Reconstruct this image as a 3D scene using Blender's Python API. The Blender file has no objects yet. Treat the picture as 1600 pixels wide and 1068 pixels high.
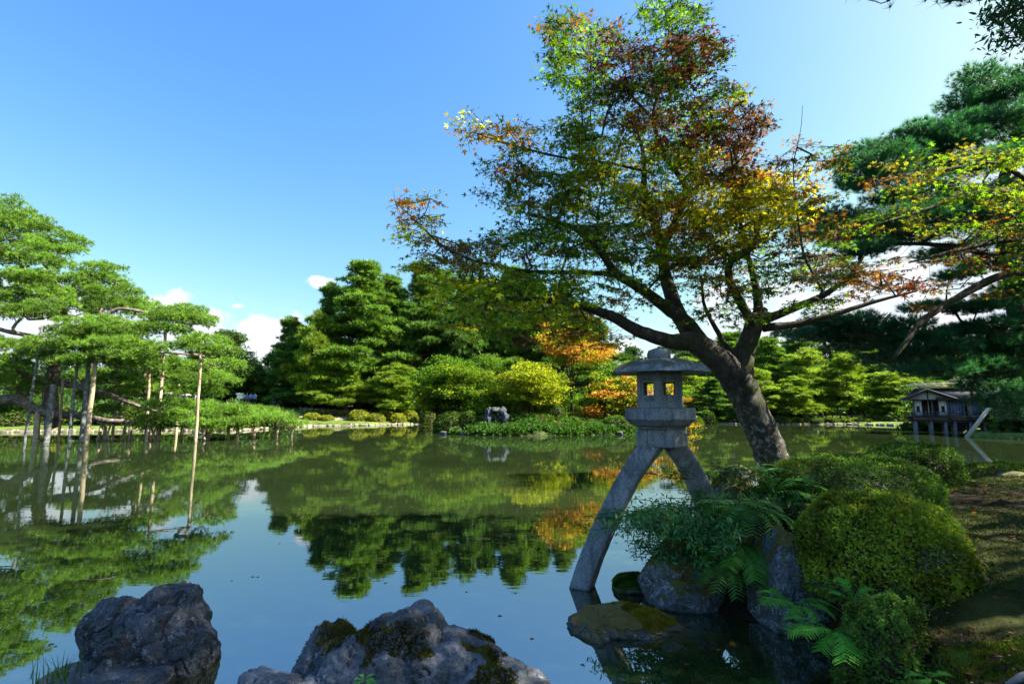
import bpy, bmesh, math, random
import numpy as np
from mathutils import Vector, Matrix
R_ = math.radians
S = bpy.context.scene
COL = S.collection
PI = math.pi

# ------------------------------------------------------------------ camera, sky, sun, exposure
CAM_H, PITCH, F = 2.0, R_(7.1), 800.0
cam = bpy.data.cameras.new('camera'); cam.sensor_width = 36; cam.lens = 18.0
cam.clip_start = 0.05; cam.clip_end = 12000
co = bpy.data.objects.new('camera', cam); COL.objects.link(co)
co.location = (0, 0, CAM_H); co.rotation_euler = (R_(90) + PITCH, 0, 0)
S.camera = co

SUN_AZ, SUN_EL = R_(95), R_(44)
w = bpy.data.worlds.new('World'); S.world = w; w.use_nodes = True
nt = w.node_tree; nt.nodes.clear()
sky = nt.nodes.new('ShaderNodeTexSky'); sky.sky_type = 'NISHITA'; sky.sun_disc = False
sky.sun_elevation = SUN_EL; sky.sun_rotation = SUN_AZ
sky.air_density = 1.0; sky.dust_density = 2.0; sky.ozone_density = 4.0
bg = nt.nodes.new('ShaderNodeBackground'); bg.inputs['Strength'].default_value = 0.13
out = nt.nodes.new('ShaderNodeOutputWorld')
sx_ = nt.nodes.new('ShaderNodeSeparateColor'); tn = nt.nodes.new('ShaderNodeCombineColor')     # camera-like colour response of the blue sky
nt.links.new(sky.outputs[0], sx_.inputs[0])
for i_, (g_, k_, c_) in enumerate([(1.5, .37, 1.70), (1.05, .57, 2.0), (.32, 1.46, 2.2)]):
    pw = nt.nodes.new('ShaderNodeMath'); pw.operation = 'POWER'; pw.inputs[1].default_value = g_; ml_ = nt.nodes.new('ShaderNodeMath'); ml_.operation = 'MULTIPLY'; ml_.inputs[1].default_value = k_
    mn = nt.nodes.new('ShaderNodeMath'); mn.operation = 'MINIMUM'; mn.inputs[1].default_value = c_
    nt.links.new(sx_.outputs[i_], pw.inputs[0]); nt.links.new(pw.outputs[0], ml_.inputs[0]); nt.links.new(ml_.outputs[0], mn.inputs[0]); nt.links.new(mn.outputs[0], tn.inputs[i_])
sl = bpy.data.lights.new('sun', 'SUN'); sl.energy = 5.0; sl.angle = R_(0.5); sl.color = (1.0, 0.92, 0.76)
so = bpy.data.objects.new('sun', sl); COL.objects.link(so)
SV = Vector((math.sin(SUN_AZ) * math.cos(SUN_EL), math.cos(SUN_AZ) * math.cos(SUN_EL), math.sin(SUN_EL)))
so.rotation_euler = SV.to_track_quat('Z', 'Y').to_euler(); so.location = (60, 20, 60)
S.view_settings.view_transform = 'Standard'; S.view_settings.look = 'None'
S.view_settings.gamma = 1; S.view_settings.use_curve_mapping = False
S.view_settings.exposure = 2.0
S.render.engine = 'CYCLES'
S.cycles.max_bounces = 6; S.cycles.diffuse_bounces = 3; S.cycles.glossy_bounces = 3; S.cycles.transmission_bounces = 2
S.cycles.transparent_max_bounces = 4
S.cycles.caustics_reflective = False; S.cycles.caustics_refractive = False

# ------------------------------------------------------------------ helpers
cp, sp = math.cos(PITCH), math.sin(PITCH)
def ray(px, py):
    a, b = (px - 800) / F, (534 - py) / F
    return a, cp - sp * b, sp + cp * b
def sky_clouds():
    tc = nt.nodes.new('ShaderNodeTexCoord'); no = nt.nodes.new('ShaderNodeTexNoise'); no.inputs['Scale'].default_value = 15; no.inputs['Detail'].default_value = 10; no.inputs['Roughness'].default_value = .58; no.inputs['Distortion'].default_value = .25
    nt.links.new(tc.outputs['Generated'], no.inputs['Vector']); acc = None
    def mth(op, a, b):
        m = nt.nodes.new('ShaderNodeMath'); m.operation = op
        for k, v in ((0, a), (1, b)):
            if isinstance(v, (int, float)): m.inputs[k].default_value = v
            else: nt.links.new(v, m.inputs[k])
        return m.outputs[0]
    B = [(ray(238, 480), .062, .036), (ray(365, 535), .125, .055), (ray(412, 518), .095, .048), (ray(505, 442), .024, .018), (ray(372, 478), .012, .010), (ray(60, 500), .12, .05), (ray(990, 560), .08, .03), (ray(1330, 520), .25, .07), (ray(1480, 480), .2, .06)]
    B += [((math.sin(a), math.cos(a), .10 + .05 * math.sin(a * 5)), .14, .05) for a in (1.7, 2.9, 3.7, 4.6)]
    q = nt.nodes.new('ShaderNodeVectorMath'); q.operation = 'MULTIPLY'; q.inputs[1].default_value = (1, 1, 2.1); nt.links.new(tc.outputs['Generated'], q.inputs[0])
    for d, wx, wz in B:
        d = Vector(d).normalized(); l = nt.nodes.new('ShaderNodeVectorMath'); l.operation = 'DISTANCE'; l.inputs[1].default_value = (d.x, d.y, d.z * 2.1); nt.links.new(q.outputs[0], l.inputs[0])
        m = nt.nodes.new('ShaderNodeMath'); m.operation = 'MULTIPLY_ADD'; m.inputs[1].default_value = -1 / wx; m.inputs[2].default_value = 1.0; nt.links.new(l.outputs['Value'], m.inputs[0]); f = m.outputs[0]
        acc = f if acc is None else mth('MAXIMUM', acc, f)
    dens = mth('ADD', acc, mth('MULTIPLY', mth('SUBTRACT', no.outputs['Fac'], .5), 3.6))
    mr = nt.nodes.new('ShaderNodeMapRange'); mr.interpolation_type = 'SMOOTHSTEP'; mr.inputs['From Min'].default_value = .12; mr.inputs['From Max'].default_value = .42; nt.links.new(dens, mr.inputs['Value'])
    sh = nt.nodes.new('ShaderNodeValToRGB'); e = sh.color_ramp.elements; e[0].position = .1; e[0].color = (1.7, 1.95, 2.25, 1); e[1].position = .75; e[1].color = (2.5, 2.5, 2.5, 1); nt.links.new(mth('MULTIPLY', dens, .6), sh.inputs[0])
    mx = nt.nodes.new('ShaderNodeMix'); mx.data_type = 'RGBA'; nt.links.new(mth('MULTIPLY', mr.outputs[0], .93), mx.inputs[0]); nt.links.new(tn.outputs[0], mx.inputs[6]); nt.links.new(sh.outputs[0], mx.inputs[7]); nt.links.new(mx.outputs[2], bg.inputs[0])
sky_clouds(); nt.links.new(bg.outputs[0], out.inputs[0])
def at(px, py, Y):                       # world point seen at photo pixel px,py at world distance Y
    x, y, z = ray(px, py); t = Y / y
    return Vector((x * t, Y, CAM_H + z * t))
def G(px, py, z=0.0):                    # where the line of sight meets height z
    x, dy, dz = ray(px, py); t = (z - CAM_H) / dz
    return Vector((x * t, dy * t, z))
def nz(v):
    v = np.asarray(v, float); return v / np.maximum(np.linalg.norm(v, axis=-1, keepdims=True), 1e-9)
def tag(o, label=None, cat=None, group=None, kind=None):
    if label: o['label'] = label
    if cat: o['category'] = cat
    if group: o['group'] = group
    if kind: o['kind'] = kind
    return o
def empty(name, loc=(0, 0, 0), rz=0, label=None, cat=None, group=None):
    o = bpy.data.objects.new(name, None); COL.objects.link(o); o.location = loc; o.rotation_euler = (0, 0, rz)
    o.empty_display_size = 0.2
    return tag(o, label, cat, group)
def copy_tree(o, parent=None):
    c = o.copy(); COL.objects.link(c)
    if parent: c.parent = parent
    for ch in o.children: copy_tree(ch, c)
    return c
def link_mesh(name, me, mat, parent=None):
    o = bpy.data.objects.new(name, me); COL.objects.link(o)
    if mat and not me.materials: me.materials.append(mat)
    if parent: o.parent = parent
    return o
def np_mesh(name, V, loops, counts, mat, parent=None, smooth=False, cols=None):
    me = bpy.data.meshes.new(name)
    V = np.ascontiguousarray(V, np.float32); loops = np.ascontiguousarray(loops, np.int32).ravel()
    counts = np.ascontiguousarray(counts, np.int32)
    me.vertices.add(len(V)); me.vertices.foreach_set('co', V.ravel())
    me.loops.add(len(loops)); me.loops.foreach_set('vertex_index', loops)
    me.polygons.add(len(counts))
    st = np.concatenate([[0], np.cumsum(counts)[:-1]]).astype(np.int32)
    me.polygons.foreach_set('loop_start', st)
    if smooth: me.polygons.foreach_set('use_smooth', np.ones(len(counts), bool))
    me.update(calc_edges=True)
    if cols is not None:
        a = me.color_attributes.new('col', 'FLOAT_COLOR', 'POINT')
        c = np.ones((len(V), 4), np.float32); c[:, :3] = cols
        a.data.foreach_set('color', c.ravel())
    return link_mesh(name, me, mat, parent)
class MB:
    def __init__(s): s.V = []; s.L = []; s.C = []; s.n = 0
    def add(s, V, faces):
        V = np.asarray(V, float).reshape(-1, 3); s.V.append(V)
        for f in faces: s.L.extend([i + s.n for i in f]); s.C.append(len(f))
        s.n += len(V); return s
    def box(s, c, d, rz=0, rx=0, ry=0, taper=1.0):
        hx, hy, hz = d[0] / 2, d[1] / 2, d[2] / 2
        V = [(-hx, -hy, -hz), (hx, -hy, -hz), (hx, hy, -hz), (-hx, hy, -hz)]
        V += [(x * taper, y * taper, hz) for x, y, _ in V]
        M = Matrix.Rotation(rz, 3, 'Z') @ Matrix.Rotation(rx, 3, 'X') @ Matrix.Rotation(ry, 3, 'Y')
        V = [M @ Vector(v) + Vector(c) for v in V]
        return s.add(V, [(0, 3, 2, 1), (4, 5, 6, 7), (0, 1, 5, 4), (1, 2, 6, 5), (2, 3, 7, 6), (3, 0, 4, 7)])
    def tube(s, P, r, seg=8, cap=True, flat=1.0, ph=0.0, rough=0.0, rng=None):
        P = np.array([tuple(p) for p in P], float); n = len(P)
        r = np.full(n, r) if np.isscalar(r) else np.asarray(r, float)
        T = nz(np.gradient(P, axis=0)) if n > 2 else nz(np.repeat(P[1:] - P[:1], 2, 0))
        up = np.array([0, 0, 1.0]) if abs(T[0][2]) < .9 else np.array([1.0, 0, 0])
        A = nz(np.cross(T[0], up)); V = []
        for i in range(n):
            A = nz(A - T[i] * np.dot(A, T[i])); B = np.cross(T[i], A)
            an = np.arange(seg) * 2 * PI / seg + ph
            rr = r[i] * (1 + (rng.normal(0, rough, seg) if rng is not None and rough else 0))
            V.append(P[i] + np.outer(np.cos(an) * rr, A) + np.outer(np.sin(an) * rr * flat, B))
        f = [(i * seg + k, i * seg + (k + 1) % seg, (i + 1) * seg + (k + 1) % seg, (i + 1) * seg + k) for i in range(n - 1) for k in range(seg)]
        if cap: f += [tuple(range(seg))[::-1], tuple((n - 1) * seg + k for k in range(seg))]
        return s.add(np.concatenate(V), f)
    def loft(s, rings, cap=True, close=True):
        seg = len(rings[0]); n = len(rings)
        f = [(i * seg + k, i * seg + (k + 1) % seg, (i + 1) * seg + (k + 1) % seg, (i + 1) * seg + k) for i in range(n - 1) for k in range(seg)]
        if cap: f += [tuple(range(seg))[::-1], tuple((n - 1) * seg + k for k in range(seg))]
        return s.add(np.concatenate([np.asarray([tuple(p) for p in r], float) for r in rings]), f)
    def build(s, name, mat, parent=None, smooth=False, cols=None, bevel=0, bseg=2):
        o = np_mesh(name, np.concatenate(s.V), s.L, s.C, mat, parent, smooth, cols)
        if bevel:
            m = o.modifiers.new('bevel', 'BEVEL'); m.width = bevel; m.segments = bseg; m.limit_method = 'ANGLE'; m.angle_limit = R_(25)
        return o
def _hash(i, j, k, s):
    h = (i * 374761393 + j * 668265263 + k * 2147483647 + s * 974711) & 0xffffffff
    h = ((h ^ (h >> 13)) * 1274126177) & 0xffffffff
    return ((h ^ (h >> 16)) & 0xffff) / 65535.0
def vnoise(P, s=0):
    P = np.asarray(P, float); I = np.floor(P).astype(np.int64); f = P - I; f = f * f * f * (f * (f * 6 - 15) + 10)
    r = 0
    for a in (0, 1):
        for b in (0, 1):
            for c in (0, 1):
                wt = (f[..., 0] if a else 1 - f[..., 0]) * (f[..., 1] if b else 1 - f[..., 1]) * (f[..., 2] if c else 1 - f[..., 2])
                r = r + wt * _hash(I[..., 0] + a, I[..., 1] + b, I[..., 2] + c, s)
    return r * 2 - 1
def fbm(P, oct=4, s=0, gain=.5):
    P = np.asarray(P, float); r = 0; a = 1
    for o in range(oct): r = r + a * vnoise(P * (2.03 ** o) + 17.3 * o, s + o); a *= gain
    return r
def sstep(a, b, x):
    t = np.clip((x - a) / (b - a), 0, 1); return t * t * (3 - 2 * t)

# scattering of leaf faces: every leaf is a small real polygon
def frames(D, N):
    D = nz(D); Sd = nz(np.cross(N, D)); N2 = np.cross(D, Sd); return D, Sd, N2
def leaves(name, P, D, N, size, tmpl, mat, parent, cols, kind=True):
    t = np.asarray(tmpl, float); k = len(t); D, Sd, N2 = frames(D, N)
    size = np.broadcast_to(size, (len(P),))[:, None, None]
    V = P[:, None, :] + size * (t[None, :, 0:1] * D[:, None, :] + t[None, :, 1:2] * Sd[:, None, :] + t[None, :, 2:3] * N2[:, None, :])
    o = np_mesh(name, V.reshape(-1, 3), np.arange(len(P) * k), np.full(len(P), k), mat, parent, False, np.repeat(cols, k, 0))
    if kind: o['kind'] = 'stuff'
    return o
LEAF4 = [(0, 0, 0), (.5, .28, .05), (1, 0, -.05), (.5, -.28, .05)]
LEAF6 = [(0, 0, 0), (.3, .13, .02), (.65, .11, .02), (1, 0, -.06), (.65, -.11, .02), (.3, -.13, .02)]
def maple_tmpl():
    r = []
    for i, (an, ln) in enumerate([(-115, .5), (-62, .85), (0, 1.0), (62, .85), (115, .5)]):
        if i: r.append((.26 * math.cos(R_(an - 28)), .26 * math.sin(R_(an - 28)), .0))
        for da, l2 in ((-14, .55), (0, 1), (14, .55)):
            r.append((ln * l2 * math.cos(R_(an + da)), ln * l2 * math.sin(R_(an + da)), -.12 * l2))
    return r
MAPLE = maple_tmpl()
def needles(name, P, D, L, wd, k, spread, mat, parent, cols, rng, kind=True):
    n = len(P); P = np.repeat(P, k, 0); D = np.repeat(D, k, 0); C = np.repeat(cols, k, 0)
    d = nz(nz(D) + spread * rng.normal(size=P.shape)); sd = nz(np.cross(d, rng.normal(size=P.shape)))
    Ls = L * rng.uniform(.6, 1.15, (len(P), 1))
    V = np.stack([P + sd * wd / 2, P - sd * wd / 2, P + d * Ls], 1).reshape(-1, 3)
    C = C * rng.uniform(.8, 1.2, (len(C), 1))
    o = np_mesh(name, V, np.arange(len(V)), np.full(len(P), 3), mat, parent, False, np.repeat(C, 3, 0))
    if kind: o['kind'] = 'stuff'
    return o

# grow twigs from a given skeleton to every target point
def skeleton(lines):
    """lines: list of lists of (point, radius). returns pos, parent(-1), radius for drawn tubes"""
    pos = []
    for ln in lines:
        for (p, r), (q, s) in zip(ln[:-1], ln[1:]):
            m = max(1, int((Vector(q) - Vector(p)).length / .25))
            for i in range(m): pos.append(tuple(Vector(p).lerp(Vector(q), i / m)))
    return np.array(pos)
def colonize(mb, base, targets, r0, rng, seg=4, rmax=.06, wander=.12):
    pos = [tuple(p) for p in base]; par = [-1] * len(pos)
    nb = len(pos)
    arr = np.zeros((nb + len(targets) * 5 + 5, 3)); arr[:nb] = base; n = nb
    par = np.full(len(arr), -1); end = np.zeros(len(arr))
    T = np.asarray(targets); dist = np.array([np.min(np.sum((base - t) ** 2, 1)) for t in T])
    for ti in np.argsort(dist):
        t = T[ti]; dd = arr[:n] - t; d2 = np.sum(dd * dd, 1) + np.maximum(dd[:, 2], 0) * .8 * np.sqrt(np.sum(dd * dd, 1)) * .5
        j = int(np.argmin(d2)); p = arr[j]; L = np.linalg.norm(t - p); m = int(np.clip(L / .25, 1, 4)); prev = j
        off = rng.normal(0, wander * L, 3)
        for q in range(1, m + 1):
            f = q / m; pt = p * (1 - f) + t * f + off * math.sin(f * PI) + np.array([0, 0, -.08 * L * math.sin(f * PI)])
            arr[n] = pt if q < m else t; par[n] = prev; prev = n; n += 1
        end[n - 1] = 1
    cnt = end[:n].copy()
    for i in range(n - 1, nb - 1, -1): 
        if par[i] >= 0: cnt[par[i]] += cnt[i]
    for i in range(nb, n):
        a, b = arr[par[i]], arr[i]
        ra = min(rmax, r0 * math.sqrt(max(1, cnt[i]))); rb = min(rmax, r0 * math.sqrt(max(1, cnt[i] * .8)))
        if np.linalg.norm(b - a) > 1e-4: mb.tube([a, b], [ra, rb], seg, cap=False)
def jcol(base, n, rng, v=.25, h=.08):
    c = np.asarray(base, float)[None, :] * rng.uniform(1 - v, 1 + v, (n, 1)) * (1 + h * rng.normal(size=(n, 3)))
    return np.clip(c, .002, 1)

# ------------------------------------------------------------------ materials
def mat(name):
    m = bpy.data.materials.new(name); m.use_nodes = True; n = m.node_tree; n.nodes.clear()
    o = n.nodes.new('ShaderNodeOutputMaterial'); return m, n, o
def nd(n, t, **kw):
    x = n.nodes.new(t)
    for k, v in kw.items():
        if k in x.inputs: x.inputs[k].default_value = v
        else: setattr(x, k, v)
    return x
def coords(n, scale=(1, 1, 1), obj=True):
    tc = nd(n, 'ShaderNodeTexCoord'); mp = nd(n, 'ShaderNodeMapping'); mp.inputs['Scale'].default_value = scale
    n.links.new(tc.outputs['Object' if obj else 'Generated'], mp.inputs[0]); return mp.outputs[0]
def noise(n, vec, sc, det=4, rough=.55, dist=0):
    x = nd(n, 'ShaderNodeTexNoise'); x.inputs['Scale'].default_value = sc; x.inputs['Detail'].default_value = det
    x.inputs['Roughness'].default_value = rough; x.inputs['Distortion'].default_value = dist
    n.links.new(vec, x.inputs['Vector']); return x.outputs['Fac']
def ramp(n, fac, stops):
    r = nd(n, 'ShaderNodeValToRGB'); e = r.color_ramp.elements
    while len(e) < len(stops): e.new(.5)
    for i, (p, c) in enumerate(stops):
        e[i].position = p; e[i].color = (*c, 1) if len(c) == 3 else c
    n.links.new(fac, r.inputs[0]); return r.outputs[0]
def mix(n, fac, a, b, blend='MIX'):
    x = nd(n, 'ShaderNodeMix', data_type='RGBA', blend_type=blend)
    if isinstance(fac, (int, float)): x.inputs[0].default_value = fac
    else: n.links.new(fac, x.inputs[0])
    for k, v in ((6, a), (7, b)):
        if isinstance(v, tuple): x.inputs[k].default_value = (*v, 1)
        else: n.links.new(v, x.inputs[k])
    return x.outputs[2]
def math_(n, op, a, b=None, clamp=False):
    x = nd(n, 'ShaderNodeMath', operation=op); x.use_clamp = clamp
    for k, v in ((0, a), (1, b)):
        if v is None: continue
        if isinstance(v, (int, float)): x.inputs[k].default_value = v
        else: n.links.new(v, x.inputs[k])
    return x.outputs[0]
def bump(n, h, strength, dist):
    b = nd(n, 'ShaderNodeBump'); b.inputs['Strength'].default_value = strength; b.inputs['Distance'].default_value = dist
    n.links.new(h, b.inputs['Height']); return b.outputs[0]
def pbr(n, o, col, rough=.8, spec=.3, nrm=None, metal=0):
    p = nd(n, 'ShaderNodeBsdfPrincipled'); p.inputs['Specular IOR Level'].default_value = spec; p.inputs['Metallic'].default_value = metal
    if isinstance(rough, (int, float)): p.inputs['Roughness'].default_value = rough
    else: n.links.new(rough, p.inputs['Roughness'])
    if isinstance(col, tuple): p.inputs['Base Color'].default_value = (*col, 1)
    else: n.links.new(col, p.inputs['Base Color'])
    if nrm: n.links.new(nrm, p.inputs['Normal'])
    n.links.new(p.outputs[0], o.inputs[0]); return p
def m_leaf(name, trans=.35, gloss=.25, rough=.5, tint=(1.25, 1.35, .6)):
    m, n, o = mat(name)
    a = nd(n, 'ShaderNodeAttribute', attribute_name='col')
    p = pbr(n, o, a.outputs['Color'], rough, gloss)
    t = nd(n, 'ShaderNodeBsdfTranslucent'); n.links.new(mix(n, 1.0, a.outputs['Color'], tint, 'MULTIPLY'), t.inputs[0])
    mx = nd(n, 'ShaderNodeMixShader'); mx.inputs[0].default_value = trans
    n.links.new(p.outputs[0], mx.inputs[1]); n.links.new(t.outputs[0], mx.inputs[2]); n.links.new(mx.outputs[0], o.inputs[0])
    return m
def m_plain(name, col, rough=.7, var=.25, sc=8, bmp=.3, bd=.01, stretch=(1, 1, 1), spec=.3, metal=0):
    m, n, o = mat(name); v = coords(n, stretch); f = noise(n, v, sc, 5)
    lo = tuple(c * (1 - var) for c in col); hi = tuple(min(1, c * (1 + var)) for c in col)
    pbr(n, o, ramp(n, f, [(.3, lo), (.7, hi)]), rough, spec, bump(n, f, bmp, bd), metal); return m
def wet(n, c):                          # stone stays dark and wet just above the waterline
    tc = nd(n, 'ShaderNodeTexCoord'); sx = nd(n, 'ShaderNodeSeparateXYZ'); n.links.new(tc.outputs['Object'], sx.inputs[0])
    z = math_(n, 'ADD', sx.outputs[2], math_(n, 'MULTIPLY', noise(n, tc.outputs['Object'], 6, 4), .05))
    return mix(n, 1.0, c, ramp(n, math_(n, 'MULTIPLY', z, 2.0), [(.05, (.30, .30, .28)), (.10, (1, 1, 1))]), 'MULTIPLY')
def m_rock(name, dark=(.03, .033, .037), mid=(.11, .115, .12), lich=(.33, .36, .38), moss=.5, sc=1.0, lamt=.58, mosscol=(.06, .065, .012)):
    m, n, o = mat(name); v = coords(n)
    f1 = noise(n, v, 2.2 * sc, 8, .62, .3); f2 = noise(n, v, 26 * sc, 6, .7); f3 = noise(n, v, 7 * sc, 6, .7, .6)
    c = ramp(n, f1, [(.32, dark), (.5, mid), (.66, tuple(x * 1.5 for x in mid))])
    c = mix(n, ramp(n, f2, [(.35, (0, 0, 0)), (.65, (1, 1, 1))]), c, tuple(x * 1.25 for x in mid), 'MIX') if False else mix(n, .7, c, ramp(n, f2, [(.3, (.15, .15, .15)), (.7, (1.9, 1.9, 1.9))]), 'MULTIPLY')
    sp2 = math_(n, 'MULTIPLY', ramp(n, f3, [(lamt, (0, 0, 0)), (lamt + .05, (1, 1, 1))]), ramp(n, f2, [(.42, (0, 0, 0)), (.52, (1, 1, 1))]))
    c = mix(n, sp2, c, lich)
    g = nd(n, 'ShaderNodeNewGeometry'); sx = nd(n, 'ShaderNodeSeparateXYZ'); n.links.new(g.outputs['Normal'], sx.inputs[0])
    mk = math_(n, 'ADD', math_(n, 'MULTIPLY', sx.outputs[2], .55), math_(n, 'MULTIPLY', noise(n, v, 3.1 * sc, 5, .65), .9))
    mk = ramp(n, mk, [(1.0 - .35 * moss - .12, (0, 0, 0)), (1.0 - .35 * moss - .06, (1, 1, 1))])
    if moss > 0: c = mix(n, mk, c, mix(n, f2, mosscol, tuple(x * 2.0 for x in mosscol)))
    c = wet(n, c)
    h = math_(n, 'ADD', math_(n, 'MULTIPLY', f1, .8), math_(n, 'ADD', math_(n, 'MULTIPLY', f2, .18), math_(n, 'MULTIPLY', f3, .3)))
    pbr(n, o, c, ramp(n, f3, [(.3, (.55,) * 3), (.7, (.9,) * 3)]), .35, bump(n, h, 1.0, .09)); return m
def m_granite(name, col=(.25, .285, .32)):
    m, n, o = mat(name); v = coords(n)
    f1 = noise(n, v, 4, 6, .6); f2 = noise(n, v, 70, 3, .7); f3 = noise(n, v, 220, 2, .6)
    c = ramp(n, f1, [(.3, tuple(x * .55 for x in col)), (.62, col)])
    c = mix(n, .75, c, ramp(n, f2, [(.35, (.35, .36, .37)), (.5, (.9, .9, .9)), (.68, (1.6, 1.6, 1.55))]), 'MULTIPLY')
    c = mix(n, .5, c, ramp(n, f3, [(.35, (.5, .5, .5)), (.65, (1.4, 1.4, 1.4))]), 'MULTIPLY')
    g = nd(n, 'ShaderNodeNewGeometry'); sx = nd(n, 'ShaderNodeSeparateXYZ'); n.links.new(g.outputs['Normal'], sx.inputs[0])
    mk = ramp(n, math_(n, 'ADD', math_(n, 'MULTIPLY', sx.outputs[2], .35), noise(n, v, 9, 5, .7)), [(.66, (0, 0, 0)), (.82, (.75, .75, .75))])
    c = mix(n, mk, c, (.045, .055, .03))
    c = mix(n, math_(n, 'MULTIPLY', ramp(n, noise(n, coords(n, (6, 6, .5)), 2.2, 5, .6), [(.48, (0, 0, 0)), (.62, (1, 1, 1))]), .55), c, (.05, .055, .06))
    c = mix(n, ramp(n, noise(n, v, 14, 6, .75, .5), [(.64, (0, 0, 0)), (.69, (.8, .8, .8))]), c, (.42, .45, .44))
    c = wet(n, c)
    h = math_(n, 'ADD', f1, math_(n, 'MULTIPLY', f2, .25))
    pbr(n, o, c, .85, .25, bump(n, h, .6, .012)); return m
def lowmask(n, fac, amount):           # lichen crust grows on the lower trunk
    if amount < .5: return fac
    tc = nd(n, 'ShaderNodeTexCoord'); sx = nd(n, 'ShaderNodeSeparateXYZ'); n.links.new(tc.outputs['Object'], sx.inputs[0])
    return math_(n, 'MULTIPLY', fac, ramp(n, math_(n, 'MULTIPLY', sx.outputs[2], .25), [(.38, (1, 1, 1)), (.60, (.12, .12, .12))]))
def m_bark(name, col=(.05, .042, .035), moss=0.0, lich=0.0, sc=1.0):
    m, n, o = mat(name); v = coords(n, (1, 1, .35))
    f1 = noise(n, v, 9 * sc, 7, .65, .8); f2 = noise(n, coords(n), 3 * sc, 5, .65); f3 = noise(n, coords(n), 11 * sc, 6, .75, .4)
    c = ramp(n, f1, [(.3, tuple(x * .35 for x in col)), (.65, tuple(x * 1.5 for x in col))])
    if moss: c = mix(n, ramp(n, f2, [(.64 - .25 * moss, (0, 0, 0)), (.70 - .2 * moss, (.9, .9, .9))]), c, (.035, .05, .012))
    if lich: c = mix(n, lowmask(n, math_(n, 'MULTIPLY', ramp(n, f3, [(.52, (0, 0, 0)), (.56, (1, 1, 1))]), ramp(n, f2, [(.45, (1, 1, 1)), (.6, (0, 0, 0))])), lich), c, (.26, .29, .29))
    pbr(n, o, c, .9, .2, bump(n, f1, 1.0, .03)); return m
def m_water():
    m, n, o = mat('pond_water'); v = coords(n)
    def wav(scale, sc, det): return noise(n, coords(n, scale), sc, det, .55, .3)
    h = math_(n, 'ADD', math_(n, 'MULTIPLY', wav((.6, 1.3, 1), 1.1, 3), 1.0), math_(n, 'MULTIPLY', wav((.8, 2.2, 1), 5.0, 2), .16))
    calm = ramp(n, noise(n, coords(n, (.05, .12, 1)), 1.0, 2), [(.35, (.25, .25, .25)), (.65, (1, 1, 1))])
    h = math_(n, 'MULTIPLY', h, calm)
    nr = bump(n, h, 1.0, .0028)
    murk = ramp(n, noise(n, coords(n, (.12, .12, 1)), 1, 3), [(.35, (.011, .019, .007)), (.65, (.020, .030, .010))])
    d = nd(n, 'ShaderNodeBsdfDiffuse'); n.links.new(murk, d.inputs[0])
    g = nd(n, 'ShaderNodeBsdfGlossy'); g.inputs['Roughness'].default_value = .012; g.inputs[0].default_value = (.93, .97, 1, 1)
    n.links.new(nr, g.inputs['Normal'])
    f = nd(n, 'ShaderNodeFresnel'); f.inputs[0].default_value = 4.6; n.links.new(nr, f.inputs['Normal'])
    mx = nd(n, 'ShaderNodeMixShader'); n.links.new(f.outputs[0], mx.inputs[0]); n.links.new(d.outputs[0], mx.inputs[1]); n.links.new(g.outputs[0], mx.inputs[2])
    n.links.new(mx.outputs[0], o.inputs[0]); return m
def m_ground():
    m, n, o = mat('garden_ground'); v = coords(n)
    a = nd(n, 'ShaderNodeAttribute', attribute_name='col')
    f1 = noise(n, v, 2.2, 7, .7); f2 = noise(n, v, 38, 5, .75); f3 = noise(n, v, .8, 4, .6)
    c = mix(n, 1.0, a.outputs['Color'], ramp(n, f1, [(.3, (.45, .42, .5)), (.7, (1.5, 1.55, 1.3))]), 'MULTIPLY')
    c = mix(n, .8, c, ramp(n, f2, [(.3, (.3, .3, .3)), (.7, (1.7, 1.7, 1.7))]), 'MULTIPLY')
    pbr(n, o, c, .95, .15, bump(n, math_(n, 'ADD', f2, f1), .8, .03)); return m
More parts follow.
